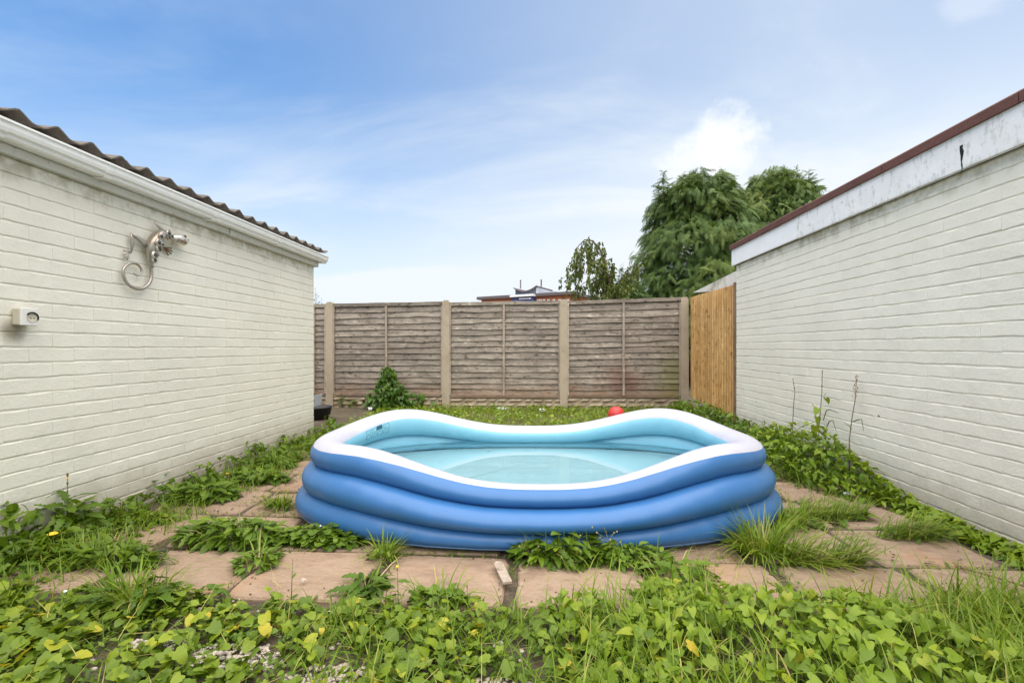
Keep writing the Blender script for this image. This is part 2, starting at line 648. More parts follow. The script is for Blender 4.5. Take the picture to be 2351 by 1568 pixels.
M['gravel'] = concrete('pale_gravel', (0.56, 0.49, 0.42), (0.38, 0.29, 0.21), 0.5)


def plastic(name, c, rough=0.35, dirt=0.0, dirtc=(0.3, 0.27, 0.2), bmp=0.05, sc=7):
    m, t, p = mat_new(name)
    P = geo_pos(t)
    a = noise(t, P, sc, 6, 0.65)
    cc = mixc(t, maprange(t, a, 0.35, 0.75, 0, 1), c, [k * 0.93 for k in c])
    if dirt:
        d = noise(t, P, 28, 6, 0.7)
        cc = mixc(t, maprange(t, d, 0.56, 0.74, 0, dirt), cc, dirtc)
    t.links.new(cc, p.inputs['Base Color'])
    p.inputs['Roughness'].default_value = rough
    if bmp:
        bump(t, p, a, bmp, 0.01)
    return m


M['pool_blue'] = plastic('pool_blue_vinyl', (0.036, 0.148, 0.37), 0.40, 0.0, bmp=0.10, sc=5)
M['pool_white'] = plastic('pool_white_vinyl', (0.475, 0.475, 0.54), 0.45, 0.16, (0.55, 0.52, 0.46), bmp=0.18, sc=9)
M['pool_lining'] = plastic('pool_light_blue_vinyl', (0.225, 0.51, 0.65), 0.42, 0.0, bmp=0.1, sc=5)
M['pool_floor'] = plastic('pool_floor_vinyl', (0.40, 0.66, 0.73), 0.5, 0.12, (0.30, 0.55, 0.6), bmp=0.15, sc=4)
M['seam'] = simple('pool_seam', (0.16, 0.32, 0.60), 0.4)
M['upvc'] = plastic('white_upvc', (0.94, 0.935, 0.92), 0.30, 0.08, (0.38, 0.36, 0.30))
M['upvc_clean'] = plastic('white_upvc_clean', (0.90, 0.89, 0.87), 0.35)
M['board_grey'] = plastic('grey_painted_board', (0.66, 0.65, 0.60), 0.6, 0.6, (0.25, 0.22, 0.13))


def fascia_mat():
    m, t, p = mat_new('peeling_white_fascia')
    P = geo_pos(t)
    a, d = noise(t, P, 5, 6, 0.65), noise(t, P, 34, 6, 0.72)
    s = noise(t, vmath(t, 'MULTIPLY', P, (1, 3, 1)).outputs[0], 7, 6, 0.7, 0.5)
    x, y, z = sepxyz(t, P)
    c = mixc(t, maprange(t, a, 0.3, 0.7), (0.80, 0.79, 0.76), (0.88, 0.87, 0.85))
    c = mixc(t, maprange(t, math_n(t, 'ADD', s, math_n(t, 'MULTIPLY', math_n(t, 'SUBTRACT', d, 0.5), 0.5)), 0.50, 0.66, 0, 0.6), c, (0.46, 0.45, 0.38))
    c = mixc(t, maprange(t, d, 0.655, 0.69, 0, 0.9), c, (0.13, 0.11, 0.09))
    low = math_n(t, 'MULTIPLY', maprange(t, math_n(t, 'ADD', z, math_n(t, 'MULTIPLY', s, 0.10)), 1.975, 2.03, 1.0, 0.0), maprange(t, a, 0.5, 0.6))
    c = mixc(t, math_n(t, 'MULTIPLY', low, 0.7), c, (0.40, 0.37, 0.27))
    t.links.new(c, p.inputs['Base Color'])
    p.inputs['Roughness'].default_value = 0.5
    bump(t, p, math_n(t, 'ADD', s, d), 0.25, 0.004)
    return m


M['fascia'] = fascia_mat()
M['felt'] = concrete('red_brown_felt', (0.165, 0.080, 0.066), (0.095, 0.055, 0.047), 0.5)
M['ball'] = simple('red_ball', (0.62, 0.045, 0.040), 0.45, var=0.08, scale=30)
M['black_tub'] = simple('black_tub', (0.018, 0.018, 0.02), 0.5)
M['grey_tray'] = plastic('grey_tray', (0.50, 0.53, 0.56), 0.4)
M['litter'] = simple('white_litter', (0.82, 0.84, 0.85), 0.4)
M['terracotta'] = simple('terracotta', (0.55, 0.20, 0.11), 0.8)
M['dark'] = simple('dark_void', (0.012, 0.011, 0.01), 0.9)
M['socket_beige'] = plastic('socket_beige', (0.60, 0.55, 0.44), 0.5, 0.35, (0.30, 0.25, 0.16))
M['socket_white'] = plastic('socket_white', (0.80, 0.80, 0.76), 0.4, 0.1)


def metal_mat(name, c, rust, amt):
    m, t, p = mat_new(name)
    P = geo_pos(t)
    a, b = noise(t, P, 17, 5, 0.6), noise(t, P, 120, 3, 0.6)
    f = maprange(t, a, 0.50, 0.66, 0, amt)
    c2 = mixc(t, f, c, rust)
    t.links.new(c2, p.inputs['Base Color'])
    p.inputs['Metallic'].default_value = 0.75
    p.inputs['Roughness'].default_value = 0.34
    bump(t, p, b, 0.25, 0.002)
    return m


M['silver'] = metal_mat('brushed_silver', (0.46, 0.43, 0.38), (0.34, 0.22, 0.12), 0.40)
M['enamel'] = metal_mat('pale_enamel', (0.74, 0.71, 0.64), (0.22, 0.10, 0.04), 0.9)
M['spot'] = simple('dark_spot', (0.05, 0.055, 0.05), 0.35)
M['rust'] = simple('rust_brown', (0.16, 0.065, 0.025), 0.6)


def water_mat():
    m, t, p = mat_new('pool_water')
    t.nodes.remove(p)
    fr = N(t, 'ShaderNodeFresnel', i_IOR=1.33)
    P = geo_pos(t)
    n = noise(t, P, 4.0, 2, 0.5)
    b = t.nodes.new('ShaderNodeBump')
    b.inputs['Strength'].default_value = 0.03
    b.inputs['Distance'].default_value = 0.01
    t.links.new(n, b.inputs['Height'])
    t.links.new(b.outputs[0], fr.inputs['Normal'])
    tr = N(t, 'ShaderNodeBsdfRefraction')
    tr.inputs['Color'].default_value = (0.96, 0.995, 0.995, 1)
    tr.inputs['IOR'].default_value = 1.33
    tr.inputs['Roughness'].default_value = 0.0
    gl = N(t, 'ShaderNodeBsdfGlossy')
    gl.inputs['Roughness'].default_value = 0.015
    t.links.new(b.outputs[0], gl.inputs['Normal'])
    mx = t.nodes.new('ShaderNodeMixShader')
    t.links.new(fr.outputs[0], mx.inputs[0])
    t.links.new(tr.outputs[0], mx.inputs[1])
    t.links.new(gl.outputs[0], mx.inputs[2])
    t.links.new(mx.outputs[0], t.nodes['Material Output'].inputs[0])
    return m


M['water'] = water_mat()

# ------------------------------------------------------------------ ground
XL, XR = -2.51, 2.285
g = mesh('ground', [(-300, -60, 0), (300, -60, 0), (300, 500, 0), (-300, 500, 0)], [(0, 1, 2, 3)])
tag(link('ground', g, M['soil']), 'bare brown soil of the yard between the two outbuildings', 'ground', kind='structure')

# ------------------------------------------------------------------ brick walls
def brick_template(sx, sz, seed, out):
    """a painted brick seen face on: face towards out (+1/-1 along x), soft uneven edges; 46 triangles"""
    r = random.Random(seed)
    n = 4
    d = [0.0, -0.0030, -0.030]
    ins = [0.0028, 0.0, 0.0]
    V, F = [], []
    jt = [[r.uniform(-.0020, .0020) for _ in range(2 * (n + 1))] for _ in range(2)]
    for k in range(3):
        for i in range(n + 1):
            yy = -sx / 2 + sx * i / n
            if i == 0:
                yy += ins[k] * .12
            if i == n:
                yy -= ins[k] * .12
            for s in (0, 1):
                zz = (-sz / 2 + ins[k]) if s == 0 else (sz / 2 - ins[k])
                zz += jt[min(k, 1)][i * 2 + s] * (1.0 if k else 1.4)
                V.append((out * (d[k] + (r.uniform(-.0008, .0008) if k == 0 else 0)), yy, zz))
    m = 2 * (n + 1)

    def ring(k):
        lo = [k * m + 2 * i for i in range(n + 1)]
        hi = [k * m + 2 * i + 1 for i in range(n, -1, -1)]
        return lo + hi
    for i in range(n):
        F.append((2 * i, 2 * i + 2, 2 * i + 3, 2 * i + 1))
    for k in range(2):
        a, b = ring(k), ring(k + 1)
        for i in range(len(a)):
            j = (i + 1) % len(a)
            F.append((a[i], b[i], b[j], a[j]))
    me = mesh('brick', V, F, True)
    bm = bmesh.new()
    bm.from_mesh(me)
    bmesh.ops.recalc_face_normals(bm, faces=bm.faces)
    bm.to_mesh(me)
    bm.free()
    me.polygons.foreach_set('use_smooth', [False] * len(me.polygons))
    return me


def brick_wall(parent, X, out, y0, y1, z1, mat, seed):
    """the wall behind the joints, then every brick proud of it; the 300 that show largest are parts"""
    mort = MB().box(min(X - out * .0046, X - out * 0.22), max(X - out * .0046, X - out * 0.22), y0, y1, -0.1, z1)
    wall = mort.build('wall', mat, parent)
    r = random.Random(seed)
    C, Lb = 0.075, 0.225
    full = [brick_template(0.2246, 0.0672, seed * 100 + i, out) for i in range(8)]
    half = [brick_template(0.1121, 0.0672, seed * 100 + 50 + i, out) for i in range(3)]
    for me in full + half:
        me.materials.append(mat)
    items = []
    nz = int(math.ceil(z1 / C))
    for k in range(nz):
        zc = z1 - C * (k + .5)
        if zc < -0.03:
            break
        yend = y1 - 0.002
        y = yend
        if k % 2:
            items.append((y - 0.056, zc, 'h'))
            y -= 0.1125
        while y - Lb > y0:
            items.append((y - Lb / 2, zc, 'f'))
            y -= Lb
    def area(it):
        p = project((X, it[0], it[1]))
        if p[2] < 0.3:
            return 0
        vis = -60 < p[0] < 2411 and -60 < p[1] < 1330 and it[1] > 0.06
        return (1.0 / max(p[2], .1)) * (1 if it[2] == 'f' else .5) if vis else 0
    items.sort(key=area, reverse=True)
    VV, FF, nv = [], [], 0
    for i, (yy, zz, kd) in enumerate(items):
        me = (full if kd == 'f' else half)[r.randrange(8 if kd == 'f' else 3)]
        loc = (X + out * r.uniform(-.0011, .0011), yy + r.uniform(-.0004, .0004), zz + r.uniform(-.0014, .0014))
        rx = r.uniform(-.005, .005) * (1.6 if kd == 'h' else 1)
        if i < 300:
            o = bpy.data.objects.new('brick', me)
            col.objects.link(o)
            o.parent = wall
            o.location = loc
            o.rotation_euler = (rx, r.uniform(-.006, .006), r.uniform(-.0016, .0016))
        else:
            base = len(VV)
            for v in me.vertices:
                VV.append((v.co.x + loc[0], v.co.y + loc[1], v.co.z + loc[2] + v.co.y * rx))
            FF += [tuple(base + q for q in p.vertices) for p in me.polygons]
    if VV:
        rest = link('brick_courses', mesh('brick_courses', VV, FF), mat, wall)
        rest['kind'] = 'stuff'
    return wall


lb = empty('outbuilding', (-3.6, 3.0, 0), 'cream painted brick outbuilding with white gutter and grey corrugated roof', 'outbuilding')
YL1 = 5.10
brick_wall(lb, XL, 1, -0.6, YL1, 1.90, M['paint_l'], 1)
MB().box(-6.0, XL - .225, YL1 - 0.20, YL1 - 0.004, -0.1, 2.2).build('end_wall', M['paint_l'], lb)
# wall plate, fascia and the dark gap under the sheets
MB().bbox(XL - .10, XL + .035, -0.6, 3.62, 1.902, 1.948, .004).build('wall_plate', M['board_grey'], lb)
MB().bbox(XL - .10, XL + .042, 3.624, YL1 + .03, 1.898, 1.946, .004).build('wall_plate', M['board_grey'], lb)
MB().bbox(XL - .10, XL + .012, -0.6, YL1 + .02, 1.950, 2.055, .003).build('fascia_board', M['board_grey'], lb)
# gutter: moulded square section, open top, swept along the eaves
gx = XL + 0.014
prof = [(0.000, 2.012), (0.000, 1.958), (0.012, 1.950), (0.078, 1.946), (0.090, 1.952), (0.094, 1.966), (0.106, 1.974),
        (0.112, 1.990), (0.114, 2.012), (0.122, 2.014), (0.122, 2.024), (0.110, 2.024), (0.108, 1.992), (0.101, 1.979),
        (0.089, 1.971), (0.085, 1.957), (0.077, 1.952), (0.014, 1.956), (0.005, 1.962), (0.005, 2.012)]
gut = MB().prism([(gx + a, b) for a, b in prof], -0.6, YL1 + 0.085, 'y').build('gutter', M['upvc'], lb)
for yb in [1.22] + [on_x(q_, 400, gx + .11).y for q_ in (8, 255, 497, 645)] + [YL1 + .01]:
    w = 0.022
    bp = [(a * 1.03 - .001, (b - 2.0) * 1.10 + 1.997) for a, b in prof[:11]]
    outer = [(gx + a, b) for a, b in bp]
    inner = [(gx + a * .93 + .004, (b - 2.0) * .90 + 2.0) for a, b in bp][::-1]
    MB().prism(outer + inner, yb - w, yb + w, 'y').build('gutter_bracket', M['upvc_clean'], gut)
# corrugated sheets
sl = math.tan(R(7))
PITCH, AMP = 0.178, 0.017
ph0 = on_x(42.8, 252, XL + .1).y
def corr(y):
    u = ((y - ph0) / PITCH) % 1.0
    d = abs(u - 0.5) * 2         # 1 at a crest, 0 in a trough
    return AMP * (2.0 * max(0, min(1, (d - .30) / .62)) ** 1.1 - 1.0)
ys0, k = -0.65, 0
while ys0 < YL1:
    ys1 = min(ys0 + PITCH * 6 + .03, YL1 + 0.14)
    n = int((ys1 - ys0) / .018) + 1
    V, F = [], []
    dz = 0.004 * (k % 2) + rnd.uniform(-.003, .003)
    xe = XL + 0.105 + rnd.uniform(-.012, .012)
    xs = [xe, xe - .02, xe - 1.2, xe - 3.4]
    for s in (0, 1):
        for x in xs:
            for i in range(n + 1):
                y = ys0 + (ys1 - ys0) * i / n
                V.append((x, y, 2.087 + dz + corr(y) + (xe - x) * sl - s * .0075 + (0.003 * math.sin(y * 31 + k) if x == xe else 0)))
    q = n + 1
    for j in range(3):
        for i in range(n):
            a = j * q + i
            F.append((a, a + 1, a + q + 1, a + q))
            b = 4 * q + j * q + i
            F.append((b, b + q, b + q + 1, b + 1))
    for i in range(n):
        F.append((i, 4 * q + i, 4 * q + i + 1, i + 1))
    for j in range(3):
        F.append((j * q, j * q + q, 4 * q + j * q + q, 4 * q + j * q))
        F.append((j * q + n, 4 * q + j * q + n, 4 * q + j * q + q + n, j * q + q + n))
    link('roof_sheet', mesh('roof_sheet', V, F), M['asbestos'], lb)
    ys0 = ys1 - .012
    k += 1
MB().box(XL - 3.2, XL + .02, YL1 + .02, YL1 + .045, 2.02, 2.075).build('barge_board', M['asbestos'], lb)

rb = empty('outbuilding', (3.6, 3.2, 0), 'pale painted brick outbuilding with flat roof, white fascia and red-brown felt edging', 'outbuilding')
YR1 = 5.62
brick_wall(rb, XR, -1, -0.6, YR1, 1.953, M['paint_r'], 2)
MB().box(XR + .225, 6.0, YR1 - .2, YR1 - .004, -.1, 1.95).build('end_wall', M['paint_r'], rb)
MB().box(XR - .012, 6.0, -0.6, YR1, 1.956, 1.972).build('soffit', M['dark'], rb)
fj = on_x(1828, 540, XR - .04).y
MB().bbox(XR - .045, XR - .018, -0.6, fj - .006, 1.947, 2.146, .003).build('fascia_board', M['fascia'], rb)
MB().bbox(XR - .040, XR - .016, fj + .006, YR1 + .035, 1.953, 2.150, .003).build('fascia_board', M['upvc_clean'], rb)
MB().box(XR - .0165, XR - .0155, fj - .02, fj + .02, 1.976, 2.138).build('joint_shade', M['dark'], rb)  # thin dark strip set behind the board joint as the shade of the gap
q0, q1 = on_x(2207, 334, XR - .046), on_x(2209, 396, XR - .046)
mk = MB()
for i_ in range(9):
    t_ = i_ / 8
    yy_, zz_ = q0.y + (q1.y - q0.y) * t_ + rnd.uniform(-.003, .003), q0.z + (q1.z - q0.z) * t_
    w_ = (.010, .009, .012, .008, .006, .003, .005, .002, .004)[i_]
    mk.v += [(XR - .0462, yy_ - w_, zz_), (XR - .0462, yy_ + w_, zz_)]
mk.f = [(2 * i_, 2 * i_ + 1, 2 * i_ + 3, 2 * i_ + 2) for i_ in range(8)]
mk.build('tar_mark', M['dark'], rb)
MB().box(XR - .015, 6.0, -0.6, YR1 + .01, 1.975, 2.14).build('roof_deck', M['board_grey'], rb)
ye = YR1 + .05
for yb in [on_x(q_, 480, XR - .06).y for q_ in (1739.7, 1848.6, 2024, 2338.7)] + [1.35, 0.4, -.6]:
    rise = rnd.uniform(-.004, .004)
    pr = [(XR - .060, 2.139), (XR - .062, 2.190 + rise), (XR - .040, 2.207 + rise), (XR + .12, 2.212 + rise), (XR + .12, 2.17), (XR - .046, 2.139)]
    MB().prism(pr, yb + .003, ye - .003, 'y').build('roof_edging', M['felt'], rb)
    ye = yb
MB().box(XR + .1, 6.0, -0.6, YR1 + .02, 2.142, 2.18).build('roof_felt', M['felt'], rb)

# the neighbour's low rendered wall with a sloping top, seen above the timber screen
lt = MB()
p0, p1 = on_x(1691, 619, XR + .16), on_x(1590, 672, XR + .16)
lt.prism([(p0.y - .4, p0.z), (p1.y, p1.z - .0), (p1.y - .9, p1.z - .085), (p0.y - .4, p1.z - .22)], XR + .16, XR + .40, 'x')
lt.box(XR + .18, XR + .38, YR1 + .05, p1.y - 0.95, -.1, p1.z - .10)
tag(lt.build('boundary_wall', M['render']), 'pale rendered wall with sloping mossy top rising behind the timber screen', 'wall')

# ------------------------------------------------------------------ fence
YF = 7.70
posts_px = [(759, 694, 940), (1025, 690, 942), (1294, 688, 921), (1570, 683, 932)]
PX = [on_y(a, HOR, YF).x for a, _, _ in posts_px]
PT = [on_y(a, b, YF).z for a, b, _ in posts_px]
plabels = ['first concrete fence post, nearest the cream outbuilding', 'second concrete fence post, right of the leafy bush',
           'third concrete fence post, left of the red ball', 'last concrete fence post, against the timber screen']
for i, (x, zt) in enumerate(zip(PX, PT)):
    w = .062
    bm_ = MB()
    bm_.prism([(x - w, -.25), (x + w, -.25), (x + w * .93, zt - .035), (x + w * .55, zt), (x - w * .55, zt), (x - w * .93, zt - .035)], YF - .055, YF + .055, 'y')
    o = bm_.build('fence_post', M['post'])
    tag(o, plabels[i], 'fence post', 'concrete posts of the back fence')


def slat_mesh(x0, x1, z0, h, r, wav, y):
    """one waney-edged board: bottom edge wavy, leaning out at the foot"""
    n = 16
    a = [r.uniform(-1, 1) for _ in range(5)]
    kn = [(r.uniform(x0, x1), r.uniform(.008, .03) * r.choice((-1, 1, 1)), r.uniform(.02, .06)) for _ in range(r.choice((0, 1, 1, 2)))]
    V = []
    for i in range(n + 1):
        x = x0 + (x1 - x0) * i / n
        t = i / n
        e = wav * (a[0] * math.sin(5 * t + a[1] * 6) + .6 * a[2] * math.sin(13 * t + a[3] * 6) + .3 * a[4] * math.sin(29 * t))
        for kx, ka, kw in kn:
            e += -abs(ka) * .5 * math.exp(-((x - kx) / kw) ** 2)
        bz = z0 + e
        by = y - .030 + .005 * math.sin(9 * t + a[2] * 5)
        V += [(x, y - .004, z0 + h + .03), (x, by, bz), (x, by + .013, bz - .001), (x, y + .006, z0 + h + .03)]
    F = []
    for i in range(n):
        b = i * 4
        F += [(b, b + 1, b + 5, b + 4), (b + 1, b + 2, b + 6, b + 5), (b + 2, b + 3, b + 7, b + 6)]
    F += [(0, 3, 2, 1), (n * 4, n * 4 + 1, n * 4 + 2, n * 4 + 3)]
    return mesh('slat', V, F, False)


pan_l = ['narrow end of grey lap fence panel beside the cream outbuilding corner', 'grey lap fence panel behind the leafy bush',
         'middle grey lap fence panel between second and third concrete posts', 'grey lap fence panel with red and green stains beside the timber screen']
gb_l = ['stone-effect gravel board beside the black tub', 'stone-effect gravel board behind the leafy bush',
        'stone-effect gravel board under the middle fence panel', 'stone-effect gravel board behind the red ball']
xs_edges = [(PX[0] - 1.93, PX[0], PT[0] - .02, PT[0] - .035), (PX[0], PX[1], PT[0] - .03, PT[1] - .02), (PX[1], PX[2], PT[1] - .035, PT[2] - .02), (PX[2], PX[3], PT[2] - .03, PT[3] - .0)]
for i, (xa, xb, za, zb) in enumerate(xs_edges):
    a, b = xa + .055, xb - .055
    r = random.Random(40 + i)
    bot = [0.20, 0.20, 0.185, 0.20][i]
    root = empty('lap_fence', ((a + b) / 2, YF, bot), pan_l[i], 'fence panel', 'lap panels of the back fence')
    topz = min(za, zb)
    nsl = 15
    hs = [r.uniform(.88, 1.12) for _ in range(nsl)]
    tot = sum(hs)
    z = bot + .03
    for k in range(nsl):
        h = hs[k] / tot * (topz - .05 - bot - .03)
        sag = (zb - za) / (b - a)
        me = slat_mesh(a + .008, b - .008, z, h, r, .0065 + (.006 if k in (1, 3, 9, 12, 13) else 0), YF)
        for v in me.vertices:
            v.co.z += sag * (v.co.x - (a + b) / 2) * (k / nsl) + 0.000
        o = link('slat', me, M['fence_wood'], root)
        z += h
    # frame: top capping, bottom rail, edge battens and middle batten
    tp = MB()
    tp.v = []
    n = 10
    for s in range(n + 1):
        x = a + (b - a) * s / n
        zt = za + (zb - za) * s / n + r.uniform(-.004, .004)
        tp.v += [(x, YF - .044, zt - .055), (x, YF - .046, zt), (x, YF + .02, zt + .004), (x, YF + .02, zt - .05)]
    for s in range(n):
        q = s * 4
        tp.f += [(q, q + 4, q + 5, q + 1), (q + 1, q + 5, q + 6, q + 2), (q + 2, q + 6, q + 7, q + 3), (q + 3, q + 7, q + 4, q)]
    tp.f += [(0, 1, 2, 3), (n * 4 + 3, n * 4 + 2, n * 4 + 1, n * 4)]
    tp.build('top_rail', M['fence_wood'], root)
    MB().bbox(a + .03, b - .03, YF - .043, YF + .01, bot - .002, bot + .05, .004).build('bottom_rail', M['fence_wood'], root)
    for xx, w in ((a + .016, .014), (b - .016, .014), ((a + b) / 2 + r.uniform(-.02, .02) if i else xb - .27, .018)):
        MB().bbox(xx - w, xx + w, YF - .054, YF - .030, bot + .03, (za + zb) / 2 - .058, .003).build('batten', M['batten_wood'], root)
    # gravel board with raised stones in two courses
    gbr = empty('gravel_board', ((a + b) / 2, YF, 0), gb_l[i], 'gravel board', 'gravel boards under the back fence')
    MB().box(a - .02, b + .02, YF - .012, YF + .03, -.15, bot - .008).build('backing', M['stone'], gbr)
    zz = -.06
    for rowi in range(3):
        x = a - .01 - r.uniform(0, .1)
        hh = (bot + .045) / 3
        while x < b:
            w = r.uniform(.13, .28)
            x0, x1 = max(a - .015, x + .007), min(b + .015, x + w - .007)
            if x1 - x0 > .03:
                bm = bmesh.new()
                bmesh.ops.create_grid(bm, x_segments=4, y_segments=2, size=.5)
                for v in bm.verts:
                    edge = abs(v.co.x) > .49 or abs(v.co.y) > .49
                    X_ = x0 + (v.co.x + .5) * (x1 - x0)
                    Z_ = zz + .006 + (v.co.y + .5) * (hh - .012)
                    v.co = Vector((X_ + (r.uniform(-.008, .008) if edge else 0), YF - (.010 if edge else r.uniform(.026, .050)), Z_ + r.uniform(-.004, .004)))
                MB().bm(bm).build('stone', M['stone'], gbr)
            x += w
        zz += hh

# ------------------------------------------------------------------ timber screen between fence and right outbuilding
sc = empty('timber_screen', (XR + .04, 6.6, 0), 'new honey-coloured timber screen of upright battens beside the white wall', 'screen')
ya, yb = YR1 + .13, YF - .075
za_t, zb_t = on_x(1690, 652, XR + .03).z, 1.795
nb = 20
for i in range(nb):
    t0 = i / nb
    y0 = ya + (yb - ya) * t0
    w = (yb - ya) / nb
    zt = za_t + (zb_t - za_t) * t0 + rnd.uniform(-.004, .004)
    zb_ = 0.13 + 0.10 * t0 + rnd.uniform(-.006, .006)
    xo = XR + .040 + (PX[3] + .085 - XR - .04) * t0 + rnd.uniform(-.002, .002)
    mbx = MB()
    mbx.prism([(y0 + .002, xo + .022), (y0 + .002, xo - .010), (y0 + .006, xo - .014), (y0 + w * .50, xo - .014), (y0 + w * .58, xo - .008), (y0 + w * .58, xo + .022)], zb_, zt, 'z')
    me = mbx.mesh('batten')
    for v in me.vertices:
        v.co = Vector((v.co.y, v.co.x, v.co.z))
    o = link('batten', me, M['new_wood'], sc)
for zr in (.42, 1.02, 1.62):
    xo0, xo1 = XR + .064, PX[3] + .110
    MB().prism([(xo0, ya), (xo0 + .035, ya), (xo1 + .035, yb), (xo1, yb)], zr - .04, zr + .04, 'z').build('rail', M['new_wood'], sc)
MB().prism([(XR + .104, ya), (XR + .114, ya), (PX[3] + .164, yb), (PX[3] + .150, yb)], .2, 1.72, 'z').build('shade_backing', M['brown_post'], sc)  # dark board added behind the battens, standing in for shade in their gaps
MB().bbox(XR + .014, XR + .095, YR1 + .022, ya - .004, -.05, za_t + .02, .004).build('post', M['brown_post'], sc)

# ------------------------------------------------------------------ paving
pat = empty('patio', (0, 2.8, 0), 'buff paving slabs with weedy joints under and around the pool', 'patio', kind='structure')
CX0, CW, RW = -0.11, 0.578, 0.455
rows_y = [1.775 + RW * k for k in range(7)]
bigp = random.Random(5)


def slab(x0, x1, y0, y1, z, r):
    pts = []
    ns = 7
    g_ = .012
    cs = [(x0 + g_, y0 + g_), (x1 - g_, y0 + g_), (x1 - g_, y1 - g_), (x0 + g_, y1 - g_)]
    for e in range(4):
        p, q = cs[e], cs[(e + 1) % 4]
        for i in range(ns):
            t = i / ns
            j = r.uniform(-.004, .004)
            if i == 0:
                j = r.uniform(.004, .022)
                dx, dy = (x0 + x1) / 2 - p[0], (y0 + y1) / 2 - p[1]
                l = math.hypot(dx, dy)
                pts.append((p[0] + dx / l * j, p[1] + dy / l * j))
                continue
            dx, dy = q[1] - p[1], -(q[0] - p[0])
            l = math.hypot(dx, dy)
            pts.append((p[0] + (q[0] - p[0]) * t + dx / l * j, p[1] + (q[1] - p[1]) * t + dy / l * j))
    n = len(pts)
    cxx, cyy = (x0 + x1) / 2, (y0 + y1) / 2
    tx, ty = r.uniform(-.010, .010), r.uniform(-.012, .012)
    V = []
    for s, zz in ((.972, 0), (1, -.008), (1.0, -.06)):
        for (px, py) in pts:
            V.append((cxx + (px - cxx) * s, cyy + (py - cyy) * s, z + zz + (px - cxx) * tx + (py - cyy) * ty))
    F = [tuple(range(n))]
    for k in range(2):
        for i in range(n):
            j = (i + 1) % n
            F.append((k * n + i, (k + 1) * n + i, (k + 1) * n + j, k * n + j))
    link('slab', mesh('slab', V, F), M['slab'], pat)


for ri, y0 in enumerate(rows_y):
    sh = [0, -.06, .05, -.03, .07, 0, .04][ri]
    for ci in range(-5, 6):
        x0 = CX0 + ci * CW + sh + bigp.uniform(-.01, .01)
        x1 = x0 + CW - bigp.uniform(.0, .03)
        x0c, x1c = max(x0, XL + .06), min(x1, XR - .06)
        if x1c - x0c < .12:
            continue
        # slabs wholly under the middle of the pool never show
        if ri in (2, 3) and -1.0 < (x0c + x1c) / 2 < 1.0:
            continue
        slab(x0c, x1c, y0 + bigp.uniform(-.008, .008), y0 + RW - .012, .013 + bigp.uniform(-.004, .005), bigp)

# ------------------------------------------------------------------ the pool
PP = dict(cx=-0.0284, cy=3.048, rot=0.0467, n=2.7559, a=(1.3364, 1.2816, 1.2488), b=(0.641, 0.6283, 0.565), r=0.0979, H=0.4885,
          dlf=0.2167, dlb=0.150, ds=0.0749, q=(0.1016, 0.1485, 0.1235), rvk=1.19, zb=0.030, hbr=0.010, hfl=-0.0695, hfr=-0.0565)
NPH = 720


def ring_pts(i, tt, shrink=0.0):
    d = PP
    ph = np.linspace(0, 2 * np.pi, NPH, endpoint=False) + 1e-4
    cc, ss = np.cos(ph), np.sin(ph)
    e = 2 / d['n']
    w = np.cos(2 * ph) ** 2
    front = 1 / (1 + np.exp(ss * 12))
    dip = w * ((d['dlf'] * front + d['dlb'] * (1 - front)) * ss ** 2 + d['ds'] * cc ** 2)
    cw = np.sin(2 * ph) ** 2
    H = d['H'] - dip + cw * (np.where((cc > 0) & (ss > 0), d['hbr'], 0) + np.where((cc < 0) & (ss < 0), d['hfl'], 0) + np.where((cc > 0) & (ss < 0), d['hfr'], 0))
    a, b, q = d['a'][i], d['b'][i], d['q'][i]
    x0 = a * np.sign(cc) * np.abs(cc) ** e
    y0 = b * np.sign(ss) * np.abs(ss) ** e
    y = y0 + q * np.sign(ss) * np.clip(1 - (x0 / a) ** 2, 0, 1)
    x = x0 + .4 * q * np.sign(cc) * np.clip(1 - (y0 / b) ** 2, 0, 1)
    # even spacing along the curve keeps the corners round
    P2 = np.stack([x, y, H], -1)
    P2 = np.concatenate([P2, P2[:1]])
    s = np.concatenate([[0], np.cumsum(np.hypot(*np.diff(P2[:, :2], axis=0).T))])
    u = np.linspace(0, s[-1], NPH, endpoint=False)
    x, y, H = (np.interp(u, s, P2[:, j]) for j in range(3))
    for _ in range(6):
        x, y, H = ((np.roll(v, 1) + 2 * v + np.roll(v, -1)) / 4 for v in (x, y, H))
    dx = np.roll(x, -1) - np.roll(x, 1)
    dy = np.roll(y, -1) - np.roll(y, 1)
    l = np.hypot(dx, dy)
    nx, ny = dy / l, -dx / l
    zc = H * (i + .5) / 3
    rv = H / 6 * d['rvk']
    # slight puckering of the vinyl across the tube
    arc = u
    rr = d['r'] + .0012 * np.sin(arc * 23 + i) + .0010 * np.sin(arc * 51 + 2 * i)
    t = np.asarray(tt)
    t = t[None, :] if t.ndim == 1 else t
    crn = np.clip(np.abs(x) / a - .55, 0, 1)[:, None] * 2.2
    pk = (np.sin(arc * 118 + 1.3 * np.sin(arc * 9)) * np.clip(np.sin(arc * 3.1) + .55, 0, 1))[:, None]
    rr = (rr - shrink)[:, None] + (.0048 * pk * crn * np.exp(-((t - R(46)) / .16) ** 2) if i == 2 else 0)
    X = x[:, None] + nx[:, None] * rr * np.cos(t)
    Y = y[:, None] + ny[:, None] * rr * np.cos(t)
    Z = zc[:, None] + (rv[:, None] - shrink) * np.sin(t) + d['zb']
    cr, sr = math.cos(d['rot']), math.sin(d['rot'])
    return np.stack([d['cx'] + cr * X - sr * Y, d['cy'] + sr * X + cr * Y, Z], -1)


